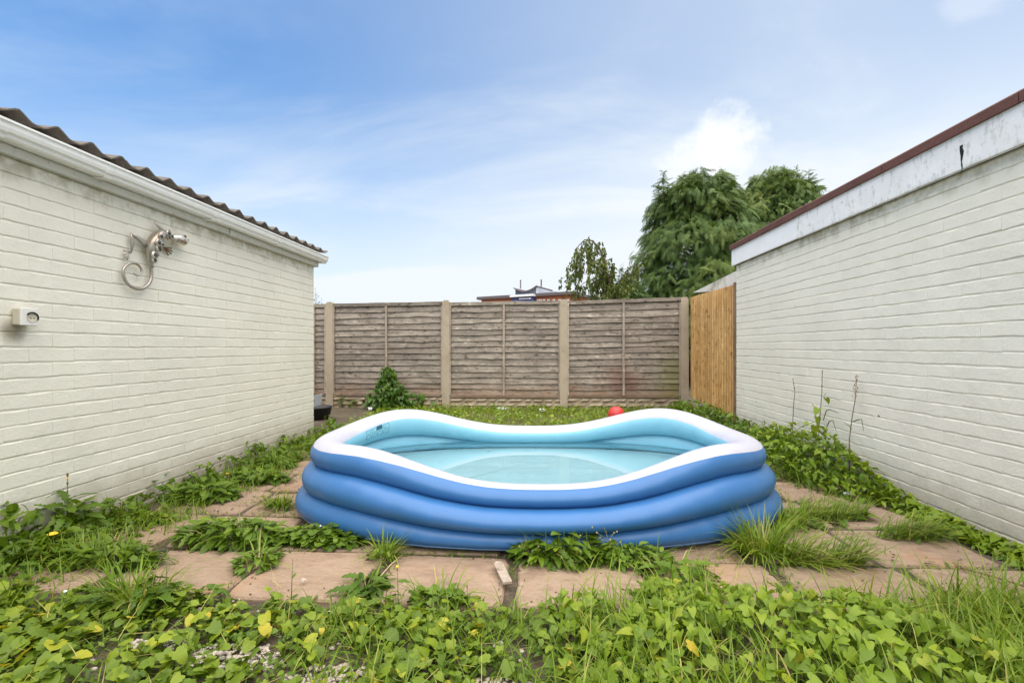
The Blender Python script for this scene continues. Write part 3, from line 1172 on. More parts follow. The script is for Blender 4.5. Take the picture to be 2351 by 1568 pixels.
def loft(P, closed_u=True):
    n, m, _ = P.shape
    F = []
    idx = np.arange(n * m).reshape(n, m)
    a, b = idx, np.roll(idx, -1, 0)
    F = np.stack([a[:, :-1], b[:, :-1], b[:, 1:], a[:, 1:]], -1).reshape(-1, 4)
    return P.reshape(-1, 3), F


pool = empty('inflatable_pool', (PP['cx'], PP['cy'], 0), 'blue three-ring inflatable paddling pool with white rim, filled with water', 'pool')
T_OUT, T_IN = R(60), R(157)
_e = np.clip((np.abs(np.cos(2 * np.pi * np.arange(NPH) / NPH)) - .45) * 2.2, 0, 1)
TOA = T_OUT - R(24) * _e * _e * (3 - 2 * _e)
SPLIT = R(105) + R(58) * np.clip(-np.sin(2 * np.pi * np.arange(NPH) / NPH) * 2.5 - .3, 0, 1)
for i in range(3):
    lo, hi = (R(-100), SPLIT) if i < 2 else (R(-100), TOA)
    V, F = loft(ring_pts(i, lo + (hi - lo)[:, None] * np.linspace(0, 1, 30)[None, :]))
    V[:, 2] = np.maximum(V[:, 2], .026)
    link('ring', np_mesh('ring', V, F), M['pool_blue'], pool)
V, F = loft(ring_pts(2, TOA[:, None] + (T_IN - TOA)[:, None] * np.linspace(0, 1, 18)[None, :]))
rim = link('rim', np_mesh('rim', V, F), M['pool_white'], pool)
for i in range(3):
    lo, hi = (SPLIT, R(280)) if i < 2 else (np.full(NPH, T_IN), R(280))
    V, F = loft(ring_pts(i, lo[:, None] + (hi - lo)[:, None] * np.linspace(0, 1, 22)[None, :]))
    V[:, 2] = np.maximum(V[:, 2], .034)
    link('inner_ring', np_mesh('inner_ring', V, F), M['pool_lining'], pool)
fl = ring_pts(0, [R(180)])[:, 0, :]
V = [tuple((p[0], p[1], .036)) for p in fl]
link('pool_floor', mesh('pool_floor', V, [tuple(range(NPH))]), M['pool_floor'], pool)
# welded seam round the foot, and the two short joints across the rim
rp = ring_pts(0, [R(-38)])[:, 0, :]
mb = MB()
pts = [Vector(p) + Vector((0, 0, 0)) for p in rp[::4]]
mb.tube(pts + [pts[0]], .0028, 5, False)
mb.build('foot_seam', M['seam'], pool, True)
rp = ring_pts(0, [R(-58)])[:, 0, :]
mb = MB()
pts = [Vector(p) for p in rp[::4]]
mb.tube(pts + [pts[0]], .0024, 5, False)
mb.build('foot_seam', M['seam'], pool, True)
full = ring_pts(2, np.linspace(R(62), R(145), 16))
for k_ in (int(NPH * .745), int(NPH * .247)):
    seg = [Vector(p) for p in full[k_ % NPH]]
    cen = Vector(ring_pts(2, [R(90)])[k_ % NPH, 0]) - Vector((0, 0, .08))
    MB().tube([q + (q - cen).normalized() * .0008 for q in seg], .0022, 5, False).build('rim_joint', M['seam'] if False else M['pool_white'], rim, True)
# warning print on the inside wall near the left end: small pictograms, as a thin film
lab = ring_pts(2, np.linspace(R(160), R(205), 9))
ki = None
best = 1e9
for k_ in range(NPH):
    px_, py_, zc_ = project(lab[k_, 4])
    dd = abs(px_ - 866) + (0 if lab[k_, 4, 0] < -.6 and lab[k_, 4, 1] > 2.8 else 500) + abs(py_ - 1032)
    if dd < best:
        best, ki = dd, k_
seg = lab[[(ki + j) % NPH for j in range(-13, 14)]]
n2 = len(seg)
cenl = ring_pts(2, [R(90)])[ki, 0] - np.array([0, 0, .08])
inw = np.array([PP['cx'], PP['cy'], .6]) - seg[n2 // 2, 4]
seg = seg + inw / np.linalg.norm(inw) * .003
n_, m_, _ = seg.shape
F = [(i * m_ + j, (i + 1) * m_ + j, (i + 1) * m_ + j + 1, i * m_ + j + 1) for i in range(n_ - 1) for j in range(m_ - 1)]
me = mesh('warning_print', seg.reshape(-1, 3), F, True)
uvl = me.uv_layers.new(name='uv')
for poly in me.polygons:
    for li in poly.loop_indices:
        vi = me.loops[li].vertex_index
        uvl.data[li].uv = ((vi // m_) / (n_ - 1), (vi % m_) / (m_ - 1))


def print_mat():
    m, t, p = mat_new('warning_print')
    uv = N(t, 'ShaderNodeTexCoord').outputs['UV']
    s = sepxyz(t, uv)
    def cell(k, n):
        return math_n(t, 'FRACT', math_n(t, 'MULTIPLY', s[k], n))
    cu, cv = cell(0, 4.0), cell(1, 2.0)
    box = math_n(t, 'MAXIMUM', math_n(t, 'ABSOLUTE', math_n(t, 'SUBTRACT', cu, .5)), math_n(t, 'ABSOLUTE', math_n(t, 'SUBTRACT', cv, .5)))
    fr = math_n(t, 'MULTIPLY', math_n(t, 'GREATER_THAN', box, .34), math_n(t, 'LESS_THAN', box, .42))
    gl = math_n(t, 'GREATER_THAN', noise(t, uv, 22, 2, .6), .57)
    gl = math_n(t, 'MULTIPLY', gl, math_n(t, 'LESS_THAN', box, .28))
    solid = math_n(t, 'MULTIPLY', math_n(t, 'LESS_THAN', math_n(t, 'ABSOLUTE', math_n(t, 'SUBTRACT', s[0], .40)), .11),
                   math_n(t, 'LESS_THAN', s[1], .38))
    f = math_n(t, 'MAXIMUM', math_n(t, 'MAXIMUM', fr, gl), solid, clamp=True)
    c = mixc(t, f, (0.255, 0.56, 0.70), (0.02, 0.09, 0.13))
    t.links.new(c, p.inputs['Base Color'])
    p.inputs['Roughness'].default_value = .45
    return m


link('warning_print', me, print_mat(), pool)
# water
WZ = 0.266
wl = []
R0 = ring_pts(1, np.linspace(R(120), R(240), 25))
R1 = ring_pts(2, np.linspace(R(140), R(260), 25))
for k_ in range(NPH):
    p = np.concatenate([R0[k_], R1[k_]])
    q = p[np.abs(p[:, 2] - WZ).argmin()]
    c_ = np.array([PP['cx'], PP['cy']])
    d_ = q[:2] - c_
    wl.append((c_[0] + d_[0] * 1.0, c_[1] + d_[1] * 1.0, WZ))
wl = np.array(wl)
for _ in range(4):
    wl = (np.roll(wl, 1, 0) + 2 * wl + np.roll(wl, -1, 0)) / 4
wv = [tuple(p) for p in wl] + [(PP['cx'], PP['cy'], WZ)]
tag(link('water', mesh('water', wv, [(i, (i + 1) % NPH, NPH) for i in range(NPH)]), M['water']),
    'still clear water filling the blue paddling pool', 'water', kind='structure')
# bits of leaf floating against the back wall
for i, (xd, yd) in enumerate(((958, 1031), (1225, 1014), (1238, 1016), (1296, 1018), (1122, 1036), (1388, 1013), (1010, 1060))):
    p = ground(xd, yd, WZ + .002)
    a_ = rnd.uniform(0, 3)
    s_ = (.014, .010, .006, .012, .012, .008, .006)[i]
    V = [(p.x + math.cos(a_ + t) * s_ * (1.6 if k % 2 else .5), p.y + math.sin(a_ + t) * s_ * (1.0 if k % 2 else .5), WZ + .0015 + .002 * (k % 2)) for k, t in enumerate(np.linspace(0, 5.2, 6))]
    tag(link('floating_leaf', mesh('floating_leaf', V, [tuple(range(6))]), M['spot']),
        ['long dark leaf scrap afloat by the left back corner of the pool', 'dark leaf scrap afloat at the middle of the back rim',
         'tiny dark speck afloat beside the middle back joint', 'small leaf scrap afloat right of the middle back joint',
         'slanting leaf scrap afloat left of the pool middle', 'small dark speck afloat towards the right back corner',
         'tiny speck afloat on the near left water'][i], 'leaf', 'scraps afloat on the pool')

# ------------------------------------------------------------------ ball
bc = ground(1415, 974)
bcx = Vector((bc.x, bc.y, .128))
bm = bmesh.new()
bmesh.ops.create_uvsphere(bm, u_segments=28, v_segments=18, radius=.107)
for v in bm.verts:
    v.co += bcx
tag(MB().bm(bm).build('ball', M['ball'], None, True), 'plain red ball on the grass behind the pool', 'ball')

# ------------------------------------------------------------------ wall ornament
GX = XL + .014


def gk(zx, zy, lift=0.0):
    xd, yd = (400 + zx / 4.3556) / 1.63335, (780 + zy / 4.3556) / 1.63335
    p = on_x(xd, yd, XL)
    return Vector((GX + lift, p.y, p.z))


gr = empty('gecko_ornament', tuple(gk(620, 800)), 'silver metal gecko ornament with dark spots and curled tail on the cream wall', 'wall ornament')
SC = 1 / 2618.0


def limb(name, pts, mat, flat=1.0, n=8, parent=gr):
    mb = MB()
    mb.tube([gk(x, y, l) for x, y, r, l in pts], [r * SC for x, y, r, l in pts], n)
    me = mb.mesh(name, True)
    return link(name, me, mat, parent)


def smooth_path(pts, sub=4):
    """Catmull-Rom through (x, y, r, lift)"""
    P_ = [np.array(p, float) for p in pts]
    P_ = [2 * P_[0] - P_[1]] + P_ + [2 * P_[-1] - P_[-2]]
    o = []
    for i in range(1, len(P_) - 2):
        for k in range(sub):
            t = k / sub
            a, b, c, d = P_[i - 1:i + 3]
            o.append(tuple(.5 * ((2 * b) + (-a + c) * t + (2 * a - 5 * b + 4 * c - d) * t * t + (-a + 3 * b - 3 * c + d) * t ** 3)))
    o.append(tuple(P_[-2]))
    return o


limb('tail', smooth_path([(645, 930, 30, .012), (660, 1010, 27, .012), (668, 1080, 27, .012), (655, 1180, 27, .012), (595, 1270, 27, .012), (500, 1322, 26, .012), (395, 1315, 26, .012),
                          (290, 1255, 25, .012), (222, 1160, 25, .012), (202, 1060, 24, .012), (218, 980, 22, .012), (285, 920, 21, .012), (370, 903, 20, .012), (450, 935, 19, .012),
                          (500, 1005, 17, .012), (497, 1070, 15, .012), (455, 1105, 13, .012), (408, 1093, 12, .012), (375, 1065, 10, .012)]), M['silver'], n=10)
body = limb('body', smooth_path([(655, 975, 20, .016), (632, 870, 46, .022), (612, 765, 62, .028), (615, 660, 84, .034), (655, 550, 100, .038), (740, 455, 88, .036), (835, 420, 66, .030),
                                 (912, 455, 52, .026), (965, 485, 42, .026)]), M['silver'], n=14)
head = limb('head', smooth_path([(950, 478, 40, .026), (1010, 500, 78, .034), (1075, 523, 98, .036), (1140, 548, 82, .034), (1195, 566, 46, .030), (1236, 578, 8, .026)]), M['enamel'], n=14)
for (x, y, r, l, o_) in ((1112, 472, 26, .062, 'eye'), (1108, 568, 22, .066, 'eye'), (1203, 530, 9, .045, 'nostril')):
    MB().lathe([(0, .007), (r * SC * .7, .005), (r * SC, 0), (r * SC, -.012)], gk(x, y, l), 12, 'x').build(o_, M['rust'], head)
for (x, y, r, l) in ((x_, y_, r_ * 1.25, l_ + .004) for x_, y_, r_, l_ in ((833, 420, 25, .056), (677, 470, 25, .068), (905, 467, 21, .046), (625, 570, 29, .072), (850, 490, 20, .050), (650, 655, 27, .064), (608, 770, 27, .052), (640, 855, 22, .038), (690, 600, 18, .068))):
    base = MB().lathe([(0, .002), (r * 1.75 * SC, .001), (r * 1.85 * SC, -.006), (0, -.012)], gk(x, y, l + .005), 14, 'x').build('spot', M['enamel'], gr, True)
    MB().lathe([(0, .004), (r * SC * .8, .003), (r * SC, 0), (r * SC, -.01)], gk(x, y, l + .008), 12, 'x').build('spot_centre', M['spot'], base, True)
limb('thigh', [(570, 620, 46, .018), (520, 560, 46, .016), (420, 480, 36, .014), (322, 408, 10, .012)], M['silver'])
limb('shin', [(322, 408, 8, .012), (350, 500, 24, .012), (358, 600, 24, .010), (352, 720, 8, .006)], M['silver'])
for tx, ty in ((228, 695), (214, 765), (240, 815), (285, 845)):
    limb('toe', [(352, 720, 9, .006), ((352 + tx) / 2, (720 + ty) / 2, 9, .006), (tx, ty, 12, .006)], M['silver'], n=6)
limb('upper_arm', [(880, 430, 30, .02), (800, 330, 26, .018), (705, 236, 8, .014)], M['silver'])
limb('forearm', [(705, 236, 8, .014), (800, 320, 18, .012), (900, 385, 12, .010), (960, 405, 8, .008)], M['rust'])
for tx, ty in ((975, 362), (1000, 395), (985, 425), (955, 440)):
    limb('toe', [(900, 385, 8, .008), ((900 + tx) / 2, (385 + ty) / 2, 8, .008), (tx, ty, 10, .008)], M['silver'], n=6)
limb('upper_arm', [(760, 560, 40, .02), (770, 640, 36, .016), (745, 680, 12, .012)], M['silver'])
limb('forearm', [(745, 676, 10, .012), (820, 655, 18, .010), (890, 650, 12, .008)], M['rust'])
for tx, ty in ((1015, 662), (1025, 712), (1008, 752), (962, 772)):
    limb('toe', [(888, 650, 10, .006), ((888 + tx) / 2, (650 + ty) / 2, 10, .006), (tx, ty, 12, .006)], M['rust'], n=6)
limb('thigh', [(640, 720, 40, .018), (720, 735, 40, .014), (798, 770, 12, .010)], M['silver'])
limb('shin', [(798, 770, 10, .010), (740, 810, 26, .010), (672, 850, 12, .012)], M['silver'])
for tx, ty in ((700, 925), (706, 980), (660, 985)):
    limb('toe', [(655, 860, 9, .014), ((655 + tx) / 2 + 8, (860 + ty) / 2, 9, .012), (tx, ty, 11, .010)], M['silver'], n=6)

# ------------------------------------------------------------------ broken socket
so = empty('wall_socket', (XL + .02, SY0 + .04, SZ0), 'old white outdoor socket with broken round cover on the cream wall', 'socket')
MB().bbox(XL + .001, XL + .040, SY0 + .002, SY1 - .002, SZ0 + .002, SZ1 - .002, .004).build('back_box', M['socket_beige'], so)
pl = MB().bbox(XL + .041, XL + .054, SY0, SY1, SZ0, SZ1, .003).build('face_plate', M['socket_white'], so)
cs_ = (XL + .0545, (SY0 + SY1) / 2 + .008, (SZ0 + SZ1) / 2 - .003)
MB().lathe([(0, .0), (.021, .0), (.0225, .0012), (.0245, .0012), (.025, -.002)], cs_, 28, 'x').build('socket_insert', M['socket_beige'], pl, True)
for dy in (-.006, .009):
    MB().lathe([(0, .0022), (.0024, .002), (.0026, -.001)], (cs_[0], cs_[1] + dy, cs_[2] - .002), 10, 'x').build('pin_hole', M['dark'], pl)
arc = [(XL + .058, cs_[1] + .026 * math.cos(t), cs_[2] + .024 * math.sin(t)) for t in np.linspace(R(-25), R(150), 16)]
MB().tube(arc, .0034, 6).build('broken_cover', M['dark'], pl, True)
MB().bbox(XL + .054, XL + .060, cs_[1] + .024, cs_[1] + .031, cs_[2] - .014, cs_[2] + .014, .001).build('cover_hinge', M['socket_white'], pl)

# ------------------------------------------------------------------ tub and tray behind the cream outbuilding
tb = ground(735, 962)
tub = MB().lathe([(0, .01), (.17, .01), (.20, .16), (.212, .165), (.212, .175), (.195, .172), (.165, .03), (0, .03)], (tb.x - .05, tb.y, 0), 28)
tag(tub.build('tub', M['black_tub'], None, True), 'black plastic tub behind the corner of the cream outbuilding', 'tub')
ty_ = MB()
bx, by = tb.x - .10, tb.y
for (a0, a1, z0, z1) in ((-.16, .10, .165, .18),):
    ty_.prism([(bx - .20, .17), (bx + .07, .19), (bx + .085, .345), (bx + .075, .345), (bx + .062, .205), (bx - .20, .185)], by - .10, by + .10, 'y')
    ty_.prism([(bx - .19, .21), (bx + .066, .315), (bx + .070, .345), (bx - .19, .235)], by - .104, by - .092, 'y')
    ty_.prism([(bx - .19, .17), (bx + .060, .20), (bx + .062, .235), (bx - .19, .20)], by - .106, by - .098, 'y')
tag(ty_.build('plastic_tray', M['grey_tray']), 'grey ribbed plastic tray tipped up in the black tub', 'tray')

# ------------------------------------------------------------------ leaves and grass
def leaf_strip(edges, ribs, curve, fold, wave, seed):
    """leaf blade of unit length along +y: edges (y, half width), ribs (y); folded on the midrib and arched"""
    r = np.random.default_rng(seed)
    V, F = [], []
    n = len(ribs)
    for i in range(n):
        ye, w = edges[i]
        yr = ribs[i]
        zr = -curve * yr * yr
        for sx in (-1, 0, 1):
            y = ye if sx else yr
            z = -curve * y * abs(y) + (fold * w if sx else 0) + (r.uniform(-wave, wave) if sx else 0)
            V.append((sx * w * (1 + r.uniform(-.10, .10)), y, z))
    for i in range(n - 1):
        a = i * 3
        F += [(a, a + 1, a + 4, a + 3), (a + 1, a + 2, a + 5, a + 4)]
    return np.array(V), np.array(F)


def heart(seed, c=.25):
    e = [(-.17, .17), (-.20, .33), (.02, .45), (.30, .40), (.58, .26), (.82, .12), (1.0, .004)]
    rb_ = [0.0, .02, .14, .36, .60, .83, 1.0]
    return leaf_strip(e, rb_, c, .22, .035, seed)


def roundleaf(seed, c=.2):
    e = [(-.12, .16), (-.10, .36), (.10, .47), (.22, .42), (.40, .50), (.56, .42), (.74, .34), (.86, .20), (1.0, .03)]
    rb_ = [0.0, .03, .15, .25, .42, .58, .74, .88, .97]
    return leaf_strip(e, rb_, c, .12, .05, seed)


def jagged(seed, c=.35):
    e, rb_ = [], []
    for i in range(11):
        t = i / 10
        w = (.05 + .17 * math.sin(math.pi * min(1, t * .95 + .03)) ** .8) * (1.0 if i % 2 else .52)
        if i == 0:
            w = .025
        if i == 10:
            w = .01
        e.append((t - (.05 if i % 2 else 0), w))
        rb_.append(t)
    return leaf_strip(e, rb_, c, .25, .02, seed)


def oval(seed, c=.3):
    e = [(0, .03), (.15, .16), (.40, .24), (.65, .20), (.85, .10), (1.0, .004)]
    return leaf_strip(e, [0, .16, .4, .65, .85, 1.0], c, .25, .02, seed)


T_HEART = [heart(i, .15 + .12 * i) for i in range(5)]
T_ROUND = [roundleaf(i + 10, .1 + .12 * i) for i in range(5)]
T_JAG = [jagged(i + 20, .2 + .15 * i) for i in range(4)]
T_OVAL = [oval(i + 30, .15 + .15 * i) for i in range(4)]


def place(templates, pos, az, tilt, roll, size, tint, which=None):
    """copies of leaf templates: tilt = droop of the tip below level, az = heading of the tip"""
    n = len(pos)
    pos, az, tilt, roll, size, tint = (np.asarray(v, float) for v in (pos, az, tilt, roll, size, tint))
    which = rng.integers(0, len(templates), n) if which is None else which
    Vs, Fs, Ts, base = [], [], [], 0
    ca, sa, ct, st, cr, sr = np.cos(az), np.sin(az), np.cos(tilt), np.sin(tilt), np.cos(roll), np.sin(roll)
    # local axes: Y along the blade (heading az, dipping by tilt), X sideways, Z up
    Yx = np.stack([ca * ct, sa * ct, -st], -1)
    X0 = np.stack([sa, -ca, np.zeros(n)], -1)
    Z0 = np.cross(X0, Yx)
    Xx = X0 * cr[:, None] + Z0 * sr[:, None]
    Zx = -X0 * sr[:, None] + Z0 * cr[:, None]
    for k, (V, F) in enumerate(templates):
        m = np.where(which == k)[0]
        if not len(m):
            continue
        s = size[m][:, None, None]
        W = (V[None, :, 0:1] * Xx[m][:, None, :] + V[None, :, 1:2] * Yx[m][:, None, :] + V[None, :, 2:3] * Zx[m][:, None, :]) * s + pos[m][:, None, :]
        nv = len(V)
        Fk = F[None] + (base + np.arange(len(m)) * nv)[:, None, None]
        Vs.append(W.reshape(-1, 3))
        Fs.append(Fk.reshape(-1, 4))
        Ts.append(np.repeat(tint[m], nv))
        base += nv * len(m)
    return np.concatenate(Vs), np.concatenate(Fs), np.concatenate(Ts)


def blades(pos, length, width, az, lean, bend, tint, rows=5):
    n = len(pos)
    pos = np.asarray(pos, float)
    h = np.stack([np.cos(az), np.sin(az), np.zeros(n)], -1)
    side = np.stack([-np.sin(az), np.cos(az), np.zeros(n)], -1)
    p = pos.copy()
    P_ = []
    ws = [1.0, .95, .8, .5, .06] if rows == 5 else [1.0, .8, .06]
    for k in range(rows):
        P_.append(p.copy())
        a = lean + bend * (k + .5) / (rows - 1)
        p = p + (h * np.sin(a)[:, None] + np.array([0, 0, 1.]) * np.cos(a)[:, None]) * (length / (rows - 1))[:, None]
    V = np.zeros((n, rows, 2, 3))
    for k in range(rows):
        w = (width * ws[k] / 2)[:, None]
        V[:, k, 0] = P_[k] - side * w
        V[:, k, 1] = P_[k] + side * w
    V[..., 2] = np.maximum(V[..., 2], .006)
    idx = np.arange(n * rows * 2).reshape(n, rows, 2)
    F = np.stack([idx[:, :-1, 0], idx[:, :-1, 1], idx[:, 1:, 1], idx[:, 1:, 0]], -1).reshape(-1, 4)
    return V.reshape(-1, 3), F, np.repeat(tint, rows * 2)


def join(parts):
    Vs, Fs, Ts, b = [], [], [], 0
    for V, F, T in parts:
        Vs.append(V)
        Fs.append(F + b)
        Ts.append(T)
        b += len(V)
    return np.concatenate(Vs), np.concatenate(Fs), np.concatenate(Ts)


def leaf_obj(name, parts, mat, parent=None):
    V, F, T = join(parts)
    return link(name, np_mesh(name, V, F, np.clip(T, 0, 1)), mat, parent)


def U(a, b, n):
    return rng.uniform(a, b, n)


def sn(x, y, s=1.0, o=0.0):
    """smooth cheap noise in 0..1 for density"""
    return .5 + .25 * (np.sin(x * 3.1 * s + o) * np.cos(y * 2.7 * s - o * 1.3) + np.sin(x * 7.3 * s + y * 5.9 * s + o * 2.1) * .7 + np.cos(x * 1.7 * s - y * 6.1 * s + o) * .3)


# ---- foreground ground cover --------------------------------------------------
def fg_edge(x):
    """how far the foreground cover reaches (y) for a given x"""
    return np.interp(x, [-2.4, -1.6, -1.25, -.8, -.4, 0.0, .22, .5, .9, 1.3, 1.7, 2.2],
                     [1.78, 1.72, 1.76, 1.75, 1.75, 1.75, 1.80, 1.90, 1.86, 1.82, 1.92, 1.84]) + .03 * np.sin(x * 17) + .02 * np.sin(x * 41)


def mound(x, y):
    b = np.exp(-((x - .75) / .55) ** 2) * np.exp(-((y - 1.55) / .30) ** 2) * .09
    b2 = np.exp(-((x - 1.15) / .40) ** 2) * np.exp(-((y - 1.35) / .25) ** 2) * .05
    return b + b2 + .015 + .02 * sn(x, y, 4)


GRAV = [(-.98, 1.45, .15, .05), (-.62, 1.38, .12, .05), (-.12, 1.36, .10, .04), (-1.28, 1.50, .08, .03)]


def in_gravel(x, y):
    v = np.zeros_like(x)
    for gx_, gy_, a_, b_ in GRAV:
        v = np.maximum(v, 1.25 - np.hypot((x - gx_) / a_, (y - gy_) / b_))
    return v


# lobed yellow-green leaves, left half, the largest as single leaves
n = 7600
x, y = U(-2.45, .55, n), U(.95, 1.86, n)
keep = (y < fg_edge(x)) & (rng.random(n) > np.clip(in_gravel(x, y) * 1.5, 0, .95)) & (rng.random(n) < np.interp(x, [-2.4, -.5, .1, .55], [1, .95, .7, .15])) & (sn(x, y, 3.1, 2) > .30)
x, y = x[keep], y[keep]
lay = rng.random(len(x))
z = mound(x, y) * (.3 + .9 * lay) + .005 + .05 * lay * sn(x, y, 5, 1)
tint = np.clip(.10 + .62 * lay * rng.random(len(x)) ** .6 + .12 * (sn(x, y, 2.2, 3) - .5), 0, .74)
yel = rng.random(len(x)) < .075
tint[yel] = U(.78, 1.0, yel.sum())
size = U(.017, .038, len(x)) * (.8 + .5 * lay)
size[(x < -1.5) & (y < 1.5)] *= 1.35
order = np.argsort(-(size * lay))
lobed_all = (np.stack([x, y, z], -1)[order], U(0, 6.28, len(x))[order], U(-.15, .65, len(x))[order], U(-.5, .5, len(x))[order], size[order], tint[order])


def leaf_patch(name, label, cat, templates, data, mat, nsingle, loc):
    """a patch whose largest leaves are single parts sharing a few meshes; the rest is one mass"""
    root = empty(name, loc, label, cat)
    pos, az, tl, rl, sz, tn = data
    k = len(templates)
    cache = {}
    which = rng.integers(0, k, len(pos))
    for i in range(min(nsingle, len(pos))):
        tb_ = min(7, int(tn[i] * 8))
        key = (which[i], tb_)
        if key not in cache:
            V, F = templates[which[i]]
            me = np_mesh('leaf', V, F, np.full(len(V), (tb_ + .5) / 8))
            me.materials.append(mat)
            cache[key] = me
        o = bpy.data.objects.new('leaf', cache[key])
        col.objects.link(o)
        o.parent = root
        ca, sa, ct, st, cr, sr = math.cos(az[i]), math.sin(az[i]), math.cos(tl[i]), math.sin(tl[i]), math.cos(rl[i]), math.sin(rl[i])
        Y = Vector((ca * ct, sa * ct, -st))
        X0 = Vector((sa, -ca, 0))
        Z0 = X0.cross(Y)
        X = X0 * cr + Z0 * sr
        Z = -X0 * sr + Z0 * cr
        from mathutils import Matrix
        m = Matrix((X, Y, Z)).transposed()
        o.rotation_euler = m.to_euler()
        o.scale = (sz[i],) * 3
        o.location = Vector(pos[i]) - Vector(loc)
    if len(pos) > nsingle:
        q = slice(nsingle, None)
        o = leaf_obj('leaves', [place(templates, pos[q], az[q], tl[q], rl[q], sz[q], tn[q])], mat, root)
        o['kind'] = 'stuff'
    return root


leaf_patch('ground_cover', 'low yellow-green lobed-leaf weeds spreading across the near left ground', 'weeds', T_ROUND, lobed_all, M['lobed'], 220, (-1.0, 1.4, 0))

# bindweed, right half, heart leaves hanging over each other
n = 9500
x, y = U(.02, 2.2, n), U(.95, 1.98, n)
keep = (y < fg_edge(x)) & (rng.random(n) < np.interp(x, [.02, .3, 1.25, 1.6, 2.2], [.25, 1, .95, .35, .12])) & (sn(x, y, 3.4, 5) > .40)
x, y = x[keep], y[keep]
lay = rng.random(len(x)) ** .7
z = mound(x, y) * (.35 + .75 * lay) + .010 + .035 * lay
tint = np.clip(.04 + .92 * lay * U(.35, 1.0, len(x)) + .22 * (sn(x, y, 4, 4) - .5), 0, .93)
tint[rng.random(len(x)) < .02] = 1.0
size = U(.016, .043, len(x)) * (.75 + .4 * lay)
az = np.where(rng.random(len(x)) < .45, U(0, 6.28, len(x)), rng.normal(4.6, .8, len(x)))
order = np.argsort(-(size * (lay + .2)))
bind = (np.stack([x, y, z], -1)[order], az[order], U(-.25, .95, len(x))[order], U(-.8, .8, len(x))[order], size[order], tint[order])
leaf_patch('bindweed_patch', 'mound of light green heart-leaved bindweed at the near edge of the paving', 'weeds', T_HEART + [heart(90 + i, .05 + .2 * i) for i in range(4)] + T_ROUND[:1] + T_OVAL[1:2], bind, M['bindweed'], 260, (.9, 1.4, 0))

# grasses of the foreground
def grass_region(n, xr, yr, dens, Lr, wr, tintr, lean=.35, bend=(.3, 1.4), z0=.0, azf=None):
    x, y = U(*xr, n), U(*yr, n)
    k = rng.random(n) < dens(x, y)
    x, y = x[k], y[k]
    m = len(x)
    t = U(*tintr, m)
    dry = rng.random(m) < .05
    t[dry] = U(.93, 1, dry.sum())
    az = U(0, 6.283, m) if azf is None else azf(x, y, m)
    return blades(np.stack([x, y, np.full(m, z0)], -1), U(*Lr, m), U(*wr, m), az, np.abs(rng.normal(0, lean, m)), U(*bend, m), t)


pt = [
    grass_region(7000, (1.15, 2.25), (.95, 1.97), lambda x, y: (y < fg_edge(x)) * np.interp(x, [1.15, 1.5, 2.2], [.12, .8, 1]) * (sn(x, y, 3, 8) * .8 + .3), (.10, .29), (.004, .009), (.40, .92), .4),
    grass_region(2800, (-.75, .6), (.95, 1.80), lambda x, y: (y < fg_edge(x)) * (sn(x, y, 4, 1) > .45) * .8, (.07, .20), (.003, .006), (.2, .8), .5),
    grass_region(1300, (-2.4, -.7), (1.0, 1.78), lambda x, y: (y < fg_edge(x)) * (sn(x, y, 5, 6) > .55) * .8, (.05, .14), (.003, .005), (.15, .7), .6),
    grass_region(2400, (.1, 1.6), (1.0, 1.9), lambda x, y: (y < fg_edge(x)) * .6, (.12, .26), (.003, .006), (.4, .97), .5, (.4, 1.6), .03),
]
tag(leaf_obj('grass', pt, M['grass']), 'long bright grass growing through the near weeds', 'grass', kind='stuff')
n = 420
x, y = U(-2.4, 2.2, n), U(1.0, 1.85, n)
k = y < fg_edge(x)
x, y = x[k], y[k]
m = len(x)
tag(leaf_obj('straw', [blades(np.stack([x, y, U(.015, .06, m)], -1), U(.05, .16, m), U(.0015, .003, m), U(0, 6.28, m), U(.9, 1.5, m), U(-.3, .4, m), np.full(m, 1.0))], M['grass']),
    'dry straw stems caught among the near weeds', 'straw', kind='stuff')
# small creeping herbs that fill the gaps of the near ground
n = 16000
x, y = U(-2.45, 2.25, n), U(.95, 1.95, n)
k = (y < fg_edge(x) + .02) & (sn(x, y, 5, 9) > .34) & (rng.random(n) > np.clip(in_gravel(x, y) * 1.3, 0, .97))
x, y = x[k], y[k]
m = len(x)
tag(leaf_obj('undergrowth', [place(T_OVAL, np.stack([x, y, U(.004, .04, m)], -1), U(0, 6.28, m), U(-.7, .5, m), U(-.5, .5, m), U(.010, .030, m), U(.05, .80, m))], M['weed']),
    'small-leaved creeping herbs filling the gaps between the near weeds', 'undergrowth', kind='stuff')

# low moss and seedling grass along every paving joint
n = 26000
x, y = U(XL + .05, XR - .05, n), U(1.76, 4.75, n)
jx = np.abs(((x - CX0) / CW + .5) % 1 - .5) * CW
jy = np.abs(((y - 1.775) / RW + .5) % 1 - .5) * RW
k = (np.minimum(jx, jy) < .028 + .03 * sn(x, y, 2.3, 4)) & (sn(x, y, 1.7, 6) > .38) & ~((np.abs(x) < 1.15) & (np.abs(y - 3.05) < .72))
x, y = x[k], y[k]
m = len(x)
h = m // 2
tag(leaf_obj('joint_weeds', [blades(np.stack([x[:h], y[:h], np.full(h, .004)], -1), U(.015, .055, h), U(.002, .0045, h), U(0, 6.28, h), np.abs(rng.normal(.2, .4, h)), U(.3, 1.4, h), U(.25, .97, h), 3),
                             place(T_OVAL, np.stack([x[h:], y[h:], U(.006, .028, m - h)], -1), U(0, 6.28, m - h), U(-.7, .4, m - h), U(-.5, .5, m - h), U(.010, .026, m - h), U(.1, .9, m - h))], M['weed']),
    'moss, seedlings and short grass filling the paving joints', 'weeds', kind='stuff')

